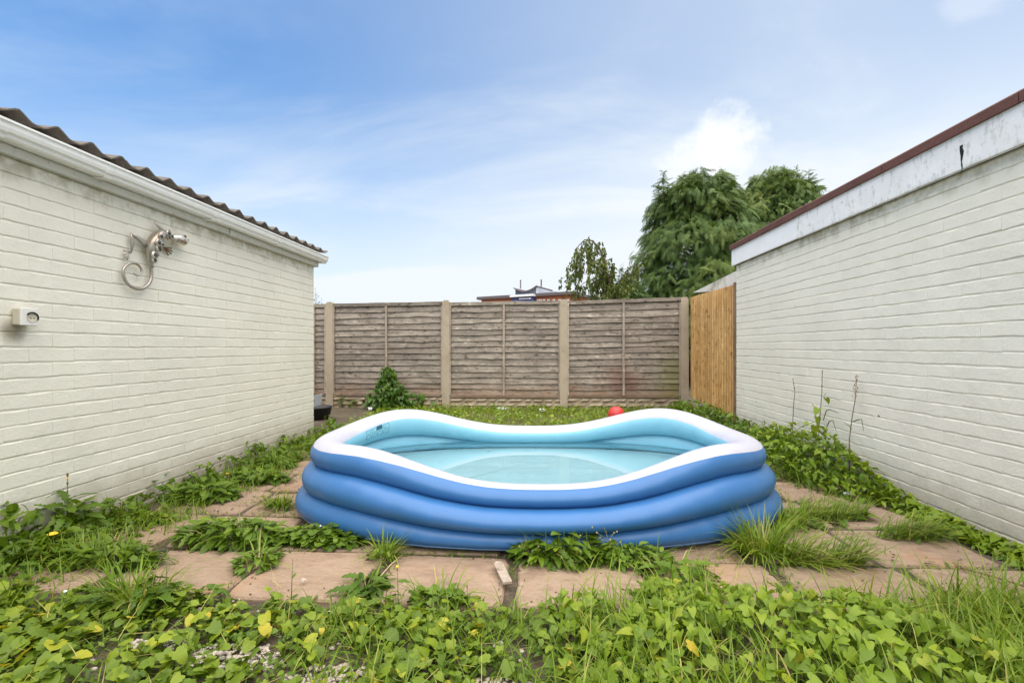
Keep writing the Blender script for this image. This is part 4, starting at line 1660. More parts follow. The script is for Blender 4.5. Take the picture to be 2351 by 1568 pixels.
# gravel
def stones(name, pts, sizes, mat, label):
    bm = bmesh.new()
    bmesh.ops.create_icosphere(bm, subdivisions=1, radius=1)
    tv = np.array([v.co[:] for v in bm.verts])
    tf = np.array([[v.index for v in f.verts] for f in bm.faces])
    bm.free()
    n = len(pts)
    sc_ = np.stack([U(.7, 1.3, n), U(.6, 1.1, n), U(.35, .7, n)], -1) * sizes[:, None]
    V = tv[None] * (1 + rng.normal(0, .16, (n, len(tv), 1)))
    V = V * sc_[:, None, :]
    a = U(0, 6.28, n)
    c_, s_ = np.cos(a)[:, None], np.sin(a)[:, None]
    V = np.stack([V[..., 0] * c_ - V[..., 1] * s_, V[..., 0] * s_ + V[..., 1] * c_, V[..., 2]], -1) + pts[:, None, :]
    F = tf[None] + (np.arange(n) * len(tv))[:, None, None]
    return tag(link(name, np_mesh(name, V.reshape(-1, 3), F.reshape(-1, 3), None, False), mat), label, 'gravel', kind='stuff')


P_ = []
for gx_, gy_, a_, b_ in GRAV:
    n = int(9000 * a_ * b_ * 3.2)
    t, r_ = U(0, 6.28, n), np.sqrt(rng.random(n)) * 1.25
    P_.append(np.stack([gx_ + a_ * r_ * np.cos(t), gy_ + b_ * r_ * np.sin(t), U(.002, .012, n)], -1))
P_.append(np.stack([U(-2.4, 2.2, 700), U(1.0, 1.8, 700), U(0, .006, 700)], -1))
P_ = np.concatenate(P_)
stones('gravel', P_, U(.006, .0125, len(P_)), M['gravel'], 'pale gravel chippings showing through the weeds at the near left')
# crumbs of earth and stone along the paving joints
n = 3200
x, y = U(XL + .1, XR - .1, n), U(1.78, 4.6, n)
jx = np.abs(((x - CX0) / CW + .5) % 1 - .5) * CW
jy = np.abs(((y - 1.775) / RW + .5) % 1 - .5) * RW
k = (np.minimum(jx, jy) < .06) | (x > 1.5) & (rng.random(n) < .25) | (rng.random(n) < .06)
stones('grit', np.stack([x[k], y[k], np.full(k.sum(), .018)], -1), U(.002, .006, k.sum()), M['soil'], 'dark crumbs of earth scattered along the paving joints')

# ---- grass and weeds behind the pool ------------------------------------------
def back_d(x, y):
    bare = np.exp(-((x + .1) / .5) ** 2 - ((y - 4.75) / .22) ** 2) * .7
    return np.clip((sn(x, y, 1.6, 3) * .9 + .25) - bare, 0, 1)


pb = [grass_region(30000, (-2.45, 2.3), (4.35, 7.62), back_d, (.035, .10), (.004, .008), (.55, .90), .4, (.3, 1.5)),
      grass_region(2600, (.2, 1.7), (4.5, 7.5), lambda x, y: np.exp(-((x - .95) / .35) ** 2 - ((y - 5.6) / .6) ** 2), (.08, .17), (.004, .007), (.4, .9), .35),
      grass_region(1500, (-2.5, 2.2), (7.2, 7.62), lambda x, y: .8 + 0 * x, (.06, .16), (.004, .007), (.2, .8), .3)]
lawn = leaf_obj('grass', pb, M['grass'])
tag(lawn, 'rough grass between the pool and the back fence', 'grass', kind='stuff')
n = 8500
x, y = U(-2.5, 2.3, n), U(4.2, 7.6, n)
k = (sn(x, y, 2.1, 7) > .42) & (rng.random(n) < back_d(x, y) + .1)
x, y = x[k], y[k]
m = len(x)
tag(leaf_obj('undergrowth', [place(T_OVAL + T_ROUND, np.stack([x, y, U(.01, .10, m)], -1), U(0, 6.28, m), U(-.6, .6, m), U(-.5, .5, m), U(.022, .052, m), U(.45, 1.0, m))], M['weed']),
    'leafy low weeds among the grass by the back fence', 'undergrowth', kind='stuff')


# ---- strips along the walls ---------------------------------------------------
def strip(n, xf, yr, hf, templates, sz, mat, name, label, tr=(.05, .9), tilt=(-.2, .8), parent=None, gap=None):
    y = U(*yr, n)
    if gap:
        y = y[(y < gap) | (sn(y * 2.0, y * .7, 2.2, 1.0) > .40 + .25 * rng.random(n))]
        n = len(y)
    e = rng.random(n)
    x = xf(y, e)
    h = hf(x, y)
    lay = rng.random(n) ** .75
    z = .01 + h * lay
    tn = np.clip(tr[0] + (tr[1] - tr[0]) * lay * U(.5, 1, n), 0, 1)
    return tag(leaf_obj(name, [place(templates, np.stack([x, y, z], -1), U(0, 6.28, n), U(*tilt, n), U(-.6, .6, n), U(*sz, n) * (.8 + .3 * lay), tn)], mat), label, 'weeds', kind='stuff')


# right wall: bindweed and nettles, tall about 3.7 m out, low towards the camera
def rw_w(y):
    return np.interp(y, [1.9, 2.3, 2.9, 3.25, 3.7, 4.2, 5.0, 5.6, 7.5], [.07, .10, .14, .32, .46, .42, .44, .40, .30])


def rw_h(x, y):
    f = np.clip(1 - np.abs((XR - x) / rw_w(y) - .45) * 1.1, .1, 1)
    return f * np.interp(y, [1.9, 2.3, 2.9, 3.3, 3.6, 4.1, 5.0, 5.7, 7.4], [.06, .08, .09, .26, .46, .36, .28, .36, .20])


strip(2700, lambda y, e: XR - .02 - rw_w(y) * e, (1.75, 4.6), rw_h, T_HEART + T_OVAL[:2], (.022, .050), M['bindweed'], 'bindweed', 'heart-leaved bindweed massed along the foot of the pale wall', (.10, .95), (-.2, .9))
strip(2200, lambda y, e: XR - .01 - rw_w(y) * e * 1.15, (3.2, 7.5), rw_h, T_OVAL + T_JAG[:2], (.030, .085), M['weed'], 'weeds', 'dark leafy weeds by the pale wall and below the timber screen', (.02, .8))


def lw_h(x, y):
    f = np.clip(1 - (x - XL) / .42, .12, 1)
    return f * np.interp(y, [1.6, 2.0, 2.35, 2.8, 3.3, 4.0, 4.6, 5.2], [.20, .30, .22, .12, .18, .19, .13, .22]) * (.6 + .7 * sn(x, y, 5, 2))


strip(3300, lambda y, e: XL + .02 + .46 * e ** 1.3, (1.55, 5.6), lw_h, T_OVAL + T_JAG, (.030, .085), M['weed'], 'weeds', 'mixed leafy weeds along the foot of the cream wall', (.05, .85), gap=2.5)
strip(1500, lambda y, e: -1.15 - 1.2 * e, (4.0, 6.9), lambda x, y: .06 + .10 * sn(x, y, 4, 3), T_OVAL + T_ROUND, (.025, .055), M['weed'], 'weeds', 'bright low weeds between the cream wall corner and the pool', (.2, 1.0))
tag(leaf_obj('grass', [grass_region(4200, (XL + .02, XL + .55), (1.5, 5.2), lambda x, y: (sn(x, y, 4, 4) > .42) * .8, (.06, .17), (.003, .006), (.2, .85), .5),
                       grass_region(2600, (XR - .5, XR - .02), (3.1, 7.4), lambda x, y: (sn(x, y, 4, 9) > .45) * .7, (.08, .22), (.003, .006), (.2, .8), .4)], M['grass']),
    'grass tufts along the feet of both painted walls', 'grass', kind='stuff')


# ---- single weed clumps in the joints -----------------------------------------
def clump(px, py, rx, ry, h, kind, label, nl=None, gr=0, name='weed_clump', tr=(.1, .85), grL=(.08, .18), flow=0.0):
    c = ground(px, py)
    root = empty(name, (c.x, c.y, 0), label, 'weed', 'weed clumps in the paving joints')
    n = nl or int(260 * (rx * ry) / .04)
    t, q = U(0, 6.283, n), np.sqrt(rng.random(n))
    x, y = c.x + rx * q * np.cos(t), c.y + ry * q * np.sin(t)
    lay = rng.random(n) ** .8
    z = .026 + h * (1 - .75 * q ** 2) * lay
    T = {'jag': T_JAG, 'oval': T_OVAL, 'heart': T_HEART, 'round': T_ROUND, 'mix': T_JAG + T_OVAL}[kind]
    s = {'jag': (.05, .11), 'oval': (.024, .05), 'heart': (.03, .055), 'round': (.025, .045), 'mix': (.03, .085)}[kind]
    az = t + rng.normal(0, .7, n)
    if n > 0:
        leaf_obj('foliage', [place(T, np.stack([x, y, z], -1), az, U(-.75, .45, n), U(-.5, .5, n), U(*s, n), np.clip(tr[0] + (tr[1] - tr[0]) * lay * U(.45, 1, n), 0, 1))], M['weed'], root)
    if gr:
        gr = int(gr * .72)
        t, q = U(0, 6.283, gr), np.sqrt(rng.random(gr))
        gx_, gy_ = c.x + rx * .75 * q * np.cos(t), c.y + ry * .75 * q * np.sin(t)
        az = t + rng.normal(0, .6, gr) if not flow else rng.normal(flow, .5, gr)
        dry = rng.random(gr) < .06
        tn = U(.35, .92, gr)
        tn[dry] = 1.0
        leaf_obj('blades', [blades(np.stack([gx_, gy_, np.full(gr, .02)], -1), U(*grL, gr), U(.0035, .0085, gr), az, np.abs(rng.normal(.45, .50, gr)), U(.3, 1.9, gr), tn)], M['grass'], root)
    return root


clump(535, 1245, .28, .11, .10, 'mix', 'large leafy weed clump between front and second slab rows, left of the pool', 420, 120)
clump(470, 1150, .20, .12, .10, 'mix', 'rounded leafy weed clump on the paving nearer the cream wall', 330, 30)
clump(235, 1300, .30, .07, .07, 'mix', 'leafy weed band in the joint at the near left', 260, 300)
clump(70, 1285, .22, .13, .10, 'jag', 'bushy grass and dandelion clump at the left edge of the view', 120, 420, grL=(.08, .2))
clump(300, 1205, .26, .06, .05, 'oval', 'thin yellow-green weed band along the second joint by the cream wall', 260, 160, tr=(.4, 1.0))
clump(600, 1110, .22, .06, .07, 'mix', 'weed clump in the joint level with the left pool corner', 220, 60)
clump(625, 1075, .20, .09, .08, 'oval', 'small-leaved weed clump on the third slab row beside the pool', 260, 120)
clump(660, 1060, .14, .06, .06, 'oval', 'short grass clump beside the widest part of the pool', 80, 260, grL=(.05, .1))
clump(640, 1170, .11, .06, .05, 'oval', 'spiky grass tuft touching the left pool ring', 30, 220, 'grass_tuft', grL=(.06, .13))
clump(735, 1255, .24, .06, .08, 'round', 'clover clump at the left foot of the pool with white flower heads', 300, 40)
clump(590, 1305, .09, .08, .05, 'oval', 'small weed in the joint of the front slab row, left of centre', 130, 30)
clump(880, 1288, .07, .05, .05, 'oval', 'grass tuft against the pool front, left of centre', 20, 150, 'grass_tuft', grL=(.07, .17))
clump(842, 1360, .05, .07, .03, 'jag', 'wilting weed in the front slab joint below the grass tuft', 40, 20, tr=(.0, .4))
clump(1290, 1290, .22, .08, .12, 'mix', 'tall leafy weed clump in front of the pool, right of centre', 330, 190, grL=(.1, .22))
clump(1440, 1300, .20, .07, .08, 'oval', 'leafy weed clump in front of the pool, next right of the tallest', 320, 90)
clump(1750, 1280, .14, .09, .07, 'oval', 'big green grass tuft at the right foot of the pool', 20, 520, 'grass_tuft', grL=(.12, .27))
clump(1800, 1210, .18, .10, .05, 'heart', 'grassy clump beside the right end of the pool', 40, 360, 'grass_tuft', grL=(.08, .2))
clump(1905, 1195, .26, .08, .05, 'heart', 'flattened grass clump on the slabs right of the pool', 40, 420, 'grass_tuft', grL=(.08, .2), flow=.2)
clump(1880, 1300, .26, .08, .04, 'oval', 'trailing grass clump on the near right slabs', 20, 420, 'grass_tuft', grL=(.1, .24), flow=-.3)
clump(2080, 1240, .22, .07, .04, 'oval', 'sprawling grass clump nearest the pale wall', 20, 320, 'grass_tuft', grL=(.1, .22), flow=-.2)
clump(310, 1395, .17, .05, .07, 'jag', 'coarse dark grass clump overhanging the near left slab edge', 60, 260, 'grass_tuft', grL=(.1, .22), tr=(.0, .4))
clump(480, 1378, .05, .03, .05, 'heart', 'three rounded leaves lying on the near left slab', 6, 0)
clump(1010, 1395, .12, .03, .05, 'round', 'low leafy weed at the front slab edge, centre', 60, 60)
clump(1850, 1110, .20, .08, .05, 'oval', 'dark weed clump between pool and pale wall', 60, 160, tr=(0, .4))
clump(1560, 1330, .12, .05, .05, 'jag', 'ragged dandelion leaves on the paving before the bindweed', 40, 40)


# ---- individual upright plants -------------------------------------------------
def stalk(name, label, cat, base, pts, rad, mat, leaves=(), heads=(), extra=None, group=None, leafmat='weed', templ=None):
    """upright plant: stem through pts (offsets), leaves [(t, az, size, tilt)], heads"""
    root = empty(name, tuple(base), label, cat, group)
    P_ = [Vector(base) + Vector(p) for p in pts]
    MB().tube(P_, [rad * (1 - .6 * i / (len(P_) - 1)) for i in range(len(P_))], 6).build('stem', mat, root, True)
    def at(t):
        f = t * (len(P_) - 1)
        i = min(int(f), len(P_) - 2)
        return P_[i].lerp(P_[i + 1], f - i)
    for (t, az, s, tl) in leaves:
        V, F, T = place(templ or T_JAG, [tuple(at(t))], [az], [tl], [rnd.uniform(-.3, .3)], [s], [rnd.uniform(.3, .8)])
        link('leaf', np_mesh('leaf', V, F, T), M[leafmat], root)
    for (t, kind, s) in heads:
        c = at(t)
        if kind == 'flower':
            mb = MB()
            mb.lathe([(0, s * .5), (s * .6, s * .42), (s, s * .12), (s * .8, -s * .05), (s * .3, -s * .2), (0, -s * .2)], c, 14)
            mb.build('flower', M['yellow'], root)
        elif kind == 'bud':
            mb = MB()
            mb.lathe([(0, s), (s * .35, s * .8), (s * .5, 0), (s * .3, -s * .6), (0, -s * .7)], c, 8)
            mb.build('bud', M['brown_stem'], root, True)
        elif kind == 'white':
            mb = MB()
            mb.lathe([(0, s * .7), (s * .7, s * .5), (s, 0), (s * .7, -s * .5), (0, -s * .7)], c, 10)
            mb.build('flower', M['litter'], root)
    return root


def cs(t0, t1, n):
    return [t0 + (t1 - t0) * i / (n - 1) for i in range(n)]


b = on_x(60, 1285, -2.36); b.z = 0
def hz_(px, py, Y):
    return on_y(px, py, Y)
# sow-thistles by the cream wall
b = ground(62, 1262); top = on_y(38, 1098, b.y)
stalk('sow_thistle', 'tall dark-stemmed thistle with small buds, leftmost by the cream wall', 'weed', b, [(0, 0, 0), (-.01, 0, .10), ((top.x - b.x) * .6, 0, .2), (top.x - b.x, 0, top.z)], .005, M['brown_stem'],
      [(.15, .3, .15, -.2), (.2, 3.4, .16, -.3), (.4, 5.2, .13, .1), (.55, 3.0, .11, .2), (.3, 1.8, .14, -.1), (.62, .2, .09, -.2), (.75, 3.4, .07, .2), (.5, 4.2, .11, -.1)], [(1.0, 'bud', .010), (.93, 'bud', .008), (.9, 'bud', .007)])
b = ground(155, 1245); top = on_y(155, 1090, b.y)
stalk('sow_thistle', 'tall leafy thistle with yellowish buds against the cream wall', 'weed', b, [(0, 0, 0), (-.005, 0, .10), (.0, 0, .2), (top.x - b.x, 0, top.z)], .005, M['stem'],
      [(.1, .3, .17, -.5), (.2, 3.2, .18, -.4), (.35, 4.6, .16, -.3), (.5, 1.2, .14, -.6), (.6, 3.6, .14, -.5), (.25, 5.4, .17, -.2), (.7, .6, .11, -.7), (.45, 0.1, .16, -.8), (.55, 5.6, .15, -.6), (.65, 2.6, .12, -.8), (.8, 4.4, .08, -.5)], [(1.0, 'bud', .011), (.96, 'flower', .007), (.9, 'bud', .009)])
# dandelions
def dandelion(px, py, head, label, s=.020, kind='flower'):
    b = ground(px, py)
    tp = on_y(head[0], head[1], b.y)
    return stalk('dandelion', label, 'dandelion', b, [(0, 0, 0), ((tp.x - b.x) * .3, 0, tp.z * .5), (tp.x - b.x, 0, tp.z)], .0028, M['stem'],
                 [(0.02, a, rnd.uniform(.07, .12), rnd.uniform(-.4, .1)) for a in cs(0, 5.4, 6)], [(1.0, kind, s)], group='dandelions')


dandelion(128, 1292, (121, 1226), 'open yellow dandelion at the near left, largest of the dandelions')
dandelion(150, 1225, (150, 1172), 'half-open yellow dandelion among thistles by the cream wall', .011)
dandelion(525, 1110, (522, 1087), 'small yellow dandelion on the far left paving', .012)
dandelion(1585, 1312, (1571, 1294), 'ragged orange-yellow dandelion in front of the pool, right of centre', .015)
dandelion(262, 1320, (263, 1240), 'closed brown dandelion bud on a bent stem, near left', .011, 'bud')
dandelion(145, 1385, (150, 1357), 'gone-over pale dandelion clock stub at the near left', .007, 'white')
dandelion(405, 1120, (393, 1072), 'closed dandelion bud leaning on the cream wall', .009, 'bud')
dandelion(728, 1240, (735, 1207), 'white clover flower head at the left foot of the pool', .008, 'white')
dandelion(780, 1260, (747, 1232), 'second white clover head, lower, at the left foot of the pool', .010, 'white')
# groundsel sprigs at the slab edge
def sprig(px, py, tp_px, label, fl=True, s=.006, nleaf=4):
    b = ground(px, py)
    tp = on_y(tp_px[0], tp_px[1], b.y)
    return stalk('groundsel', label, 'weed', b, [(0, 0, 0), ((tp.x - b.x) * .5, 0, tp.z * .55), (tp.x - b.x, 0, tp.z)], .0022, M['stem'],
                 [(rnd.uniform(.1, .75), rnd.uniform(0, 6.2), rnd.uniform(.025, .05), rnd.uniform(-.6, .2)) for _ in range(nleaf)],
                 [(1.0, 'flower' if fl else 'bud', s), (.93, 'bud', s)], group='small sprigs at the slab edge', templ=T_OVAL)


sprig(915, 1415, (912, 1300), 'slender sprig with tiny yellow flower before the central slab')
sprig(1078, 1405, (1072, 1345), 'short budding sprig before the central slab, right of the yellow one', False, .005)
sprig(668, 1400, (672, 1285), 'single upright grass-like sprig on the left front slab', False, .003, 2)
sprig(380, 1400, (384, 1260), 'tall thin sprig crossing the near left slab', False, .003, 2)
# flowering weeds in front of the pool
for (px, py, tx_, ty2, lb2) in ((1300, 1290, 1345, 1212, 'tall branching weed with pale buds against the pool front'),
                                (1405, 1300, 1392, 1222, 'fine branching weed with white buds, right of the taller one'),
                                (1235, 1300, 1212, 1262, 'low leaning branching weed at the pool front, left of the taller one')):
    b = ground(px, py)
    tp = on_y(tx_, ty2, b.y)
    root = stalk('nipplewort', lb2, 'weed', b, [(0, 0, 0), ((tp.x - b.x) * .4, 0, tp.z * .5), (tp.x - b.x, 0, tp.z)], .0026, M['stem'],
                 [(.1 + .08 * k_, k_ * 2.3, .055 - .003 * k_, -.3) for k_ in range(8)], [(1.0, 'bud', .005)], templ=T_OVAL)
    for k_ in range(7):
        t_ = .5 + .07 * k_
        p0_ = Vector(b) + Vector(((tp.x - b.x) * t_, 0, tp.z * t_))
        a_ = k_ * 2.4
        p1_ = p0_ + Vector((math.cos(a_) * .05, math.sin(a_) * .03, .035))
        br = MB().tube([p0_, p1_], .0012, 5).build('branch', M['stem'], root, True)
        MB().lathe([(0, .004), (.003, .002), (.003, -.003), (0, -.004)], p1_, 6).build('bud', M['dry'], br)

# grass stalks and seed heads against the pale wall
def wall_stalk(bx_, by_, tops, label, seed, kindh):
    X_ = XR - .10
    b = on_x(bx_, by_, X_)
    P_ = [on_x(a_, c_, X_ + .05) for a_, c_ in tops]
    r_ = random.Random(seed)
    root = empty('grass_stalk', (b.x, b.y, 0), label, 'weed', 'tall stalks by the pale wall')
    MB().tube([Vector((b.x, b.y, 0)), b] + P_, [.004, .0035, .003, .0025, .002, .0015][:len(P_) + 2], 6).build('stem', M['brown_stem'], root, True)
    tp, pv = P_[-1], P_[-2]
    for k_ in range(26 if kindh == 'panicle' else 14):
        t_ = r_.random()
        q = pv.lerp(tp, t_)
        a_ = r_.uniform(0, 6.28)
        l_ = (.07 if kindh == 'panicle' else .022) * (1.1 - t_ * .6)
        e = q + Vector((math.cos(a_) * l_ * .4, math.cos(a_) * l_, l_ * r_.uniform(.2, .9)))
        br = MB().tube([q, e], .0007 if kindh == 'panicle' else .0014, 4).build('branchlet', M['dry'] if kindh == 'panicle' else M['brown_stem'], root)
        MB().lathe([(0, .006), (.0022, .003), (.0022, -.003), (0, -.005)], e, 5).build('seed', M['brown_stem'], br)
    return root


wall_stalk(1820, 975, [(1822, 930), (1825, 900), (1820, 868)], 'brown dock-like seed stalk by the pale wall, leftmost of three', 3, 'spike')
s2 = wall_stalk(1880, 985, [(1884, 940), (1887, 900), (1888, 850)], 'tallest dark stalk with a climbing bindweed shoot by the pale wall', 4, 'spike')
for k_, (px_, py_, sz_) in enumerate(((1878, 938, .065), (1876, 958, .06), (1866, 930, .05), (1897, 915, .05), (1872, 978, .07), (1895, 905, .04))):
    p = on_x(px_, py_, XR - .07)
    V, F, T = place(T_HEART, [tuple(p)], [3.6 + k_], [.9], [.2], [sz_], [.75])
    link('leaf', np_mesh('leaf', V, F, T), M['bindweed'], s2)
s3 = wall_stalk(1950, 1008, [(1956, 960), (1963, 920), (1967, 870)], 'feathery grass panicle by the pale wall, rightmost of three', 5, 'panicle')
for (p0_, p1_, p2_, rt) in (((1958, 968), (1978, 962), (1983, 990), s3), ((1955, 985), (1945, 975), (1937, 968), s3), ((1890, 965), (1905, 940), (1925, 948), s2), ((1896, 985), (1912, 965), (1920, 990), s2)):
    mb = MB()
    q = [on_x(*p0_, XR - .08), on_x((p0_[0] + p1_[0]) / 2, min(p0_[1], p1_[1]) + 2, XR - .08), on_x(*p1_, XR - .08), on_x(*p2_, XR - .08)]
    mb.tube(q, [.003, .0045, .004, .001], 4)
    mb.build('blade', M['stem'], rt, True)

# ---- bush on the fence ---------------------------------------------------------
c = on_y(897, HOR, YF - .20); c.z = 0
bush = empty('climbing_bush', tuple(c), 'dark green heart-leaved bush climbing the fence', 'bush')
n = 1100
hh = rng.random(n) ** 1.25
wid = np.interp(hh, [0, .12, .35, .6, .85, 1], [.36, .40, .30, .20, .10, .03])
t = U(0, 6.28, n)
q = np.sqrt(rng.random(n))
lob = sn(t, hh * 3, 1.3, 2)
wid = wid * (.65 + .7 * lob)
x = c.x + wid * q * np.cos(t) - .06 * np.clip(hh - .3, 0, 1) + .22 * (hh < .38) * (rng.random(n) < .28) + rng.normal(0, .025, n)
y = c.y - .02 + wid * .45 * q * np.sin(t)
keep = y < YF - .07
x, y, hh, t = x[keep], y[keep], hh[keep], t[keep]
m = len(x)
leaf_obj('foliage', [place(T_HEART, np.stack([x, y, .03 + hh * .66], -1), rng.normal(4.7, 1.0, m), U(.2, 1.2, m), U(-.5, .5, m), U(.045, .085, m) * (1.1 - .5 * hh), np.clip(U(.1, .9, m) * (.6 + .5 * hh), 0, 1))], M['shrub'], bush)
for k_ in range(5):
    MB().tube([(c.x + (k_ - 2) * .05, c.y, 0), (c.x + (k_ - 2) * .04, c.y, .25), (c.x + (k_ - 2) * .015 - .02, c.y + .02, .55), (c.x - .02 + (k_ - 2) * .01, c.y + .04, .72)], [.008, .006, .004, .002], 6).build('stem', M['brown_stem'], bush, True)
# bright seedling mound in front of the bush and weeds by the first post
clump(930, 938, .16, .10, .06, 'round', 'bright yellow-green mound of leaves at the foot of the climbing bush', 150, 0, tr=(.6, 1.0))
clump(800, 935, .16, .10, .22, 'mix', 'thin upright weeds by the first fence post', 120, 60)

# ---- small litter ---------------------------------------------------------------
def crumple(name, px, py, s, mat, label, cat, flat=.5, z=.03):
    c = ground(px, py, z)
    bm = bmesh.new()
    bmesh.ops.create_icosphere(bm, subdivisions=2, radius=1)
    r_ = random.Random(int(px))
    for v in bm.verts:
        k = 1 + r_.uniform(-.35, .3)
        v.co = Vector((c.x + v.co.x * s * 1.4 * k, c.y + v.co.y * s * k, c.z + s * flat + v.co.z * s * flat * k))
    o = MB().bm(bm).build(name, mat)
    return tag(o, label, cat)


crumple('plastic_scrap', 1950, 1137, .026, M['litter'], 'crumpled white plastic scrap by the bindweed along the pale wall', 'litter', .55, .03)
crumple('pot_shard', 1592, 941, .035, M['terracotta'], 'broken terracotta pot shard below the timber screen', 'pot', .5, .06)
crumple('pebble', 697, 1333, .008, M['gravel'], 'white pebble lying on the left front slab', 'pebble', .6, .03)
for k_, (px_, py_, w_, lb_) in enumerate(((1155, 944, .20, 'white plastic strip in the grass by the middle fence panel'), (850, 944, .06, 'small white scrap left of the climbing bush'), (960, 935, .07, 'small white scrap right of the climbing bush'), (1245, 947, .10, 'short white scrap in the grass left of the third post'))):
    p = ground(px_, py_)
    o = MB().bbox(p.x - w_ / 2, p.x + w_ / 2, p.y - .02, p.y + .02, .02, .06, .006).build('scrap', M['litter'])
    o.rotation_euler = (0, 0, 0)
    tag(o, lb_, 'litter', 'white scraps by the fence')
# wood offcut on the central slab
a, b2 = ground(1142, 1290, .037), ground(1165, 1337, .037)
mb = MB()
d = (b2 - a).normalized(); sx_ = Vector((-d.y, d.x, 0))
for zz in (.033, .042):
    for (t, w) in ((0, .012), (0.12, .030), (1.0, .028), (1.02, .020)):
        p = a.lerp(b2, t)
        mb.v += [tuple(p + sx_ * w * .7 + Vector((0, 0, zz - .037))), tuple(p - sx_ * w * .7 + Vector((0, 0, zz - .037)))]
for i in range(3):
    q = i * 2
    mb.f += [(8 + q, 8 + q + 2, 8 + q + 3, 8 + q + 1), (q, q + 1, q + 3, q + 2), (q, q + 2, 8 + q + 2, 8 + q), (q + 1, 8 + q + 1, 8 + q + 3, q + 3)]
mb.f += [(0, 8, 9, 1), (6, 7, 15, 14)]
tag(mb.build('wood_offcut', M['batten_wood']), 'small grey wood offcut lying on the central front slab', 'wood')


def twig(label, p0_, p1_, r_, mat, sag=.0, z=.035):
    a, b = ground(*p0_, z), ground(*p1_, z)
    m_ = a.lerp(b, .5) + Vector((0, 0, sag)) + Vector((rnd.uniform(-.01, .01), rnd.uniform(-.01, .01), 0))
    tag(MB().tube([a, m_, b], [r_, r_ * .9, r_ * .6], 6).build('twig', mat, None, True), label, 'twig', 'twigs on the paving')


twig('long dark stick on the near right slab', (2205, 1302), (2351, 1345), .005, M['brown_stem'])
twig('pale dry straw leaning in the front joint left of centre', (862, 1335), (925, 1272), .003, M['dry'], .01)
twig('short dry twig on the left front slab', (620, 1330), (645, 1348), .0025, M['dry'])
twig('dry stem in the joint beside the wilting weed', (802, 1400), (835, 1350), .0028, M['dry'], .008)
twig('pale straw in the left weeds nearest the pool', (615, 1153), (645, 1122), .003, M['dry'], .008)
twig('dark twig near the white plastic scrap', (1895, 1135), (1945, 1160), .004, M['brown_stem'])
twig('dry arched stem in front of the pool, right of centre', (1560, 1300), (1600, 1262), .0022, M['dry'], .03)
for k_, (px_, py_, s_, lb_) in enumerate(((375, 1268, .016, 'dark dead leaf on the second left slab'), (345, 1242, .008, 'small dark crumb on the second left slab'), (240, 1242, .010, 'dark crumb nearest the thistles'), (2090, 1375, .010, 'dark crumb on the near right slab'), (2300, 1340, .008, 'dark crumb beside the long stick'))):
    crumple('dead_leaf', px_, py_, s_, M['dark'], lb_, 'leaf', .3, .03)
# bare wire of bramble on the first post
p = [on_y(a_, b_, YF - .09) for a_, b_ in ((748, 862), (752, 885), (765, 905), (785, 925))]
tag(MB().tube(p, [.004, .004, .003, .002], 6).build('bramble', M['dry'], None, True), 'dead curved stem leaning on the first fence post', 'stem')

# ------------------------------------------------------------------ trees beyond the fence
def frond(seed, pairs=7, droop=.5):
    """flat cypress spray: a stalk with paired narrow leaflets, arching over"""
    r_ = np.random.default_rng(seed)
    V, F = [], []
    def q(p0, p1, w):
        d = (p1 - p0)
        n_ = np.array([-d[1], d[0], 0])
        n_ = n_ / (np.linalg.norm(n_) + 1e-9) * w
        b = len(V)
        V.extend([p0 - n_ * .5, p0 + n_ * .5, p1 + n_ * .18, p1 - n_ * .18])
        F.append((b, b + 1, b + 2, b + 3))
    def arch(t, x=0.0):
        return np.array([x, t, -droop * t * t - .35 * droop * abs(x)])
    q(arch(0), arch(.5), .035)
    q(arch(.5), arch(1.0), .05)
    for i in range(pairs):
        t = .12 + .8 * i / pairs
        l = (.42 - .30 * i / pairs) * r_.uniform(.75, 1.2)
        for s in (-1, 1):
            e = arch(min(1.05, t + l * .75), s * l * .75)
            q(arch(t), e + np.array([0, 0, -r_.uniform(0, .08)]), .06)
    return np.array(V), np.array(F)


T_FROND = [frond(i, 6 + i % 3, .25 + .18 * i) for i in range(5)]


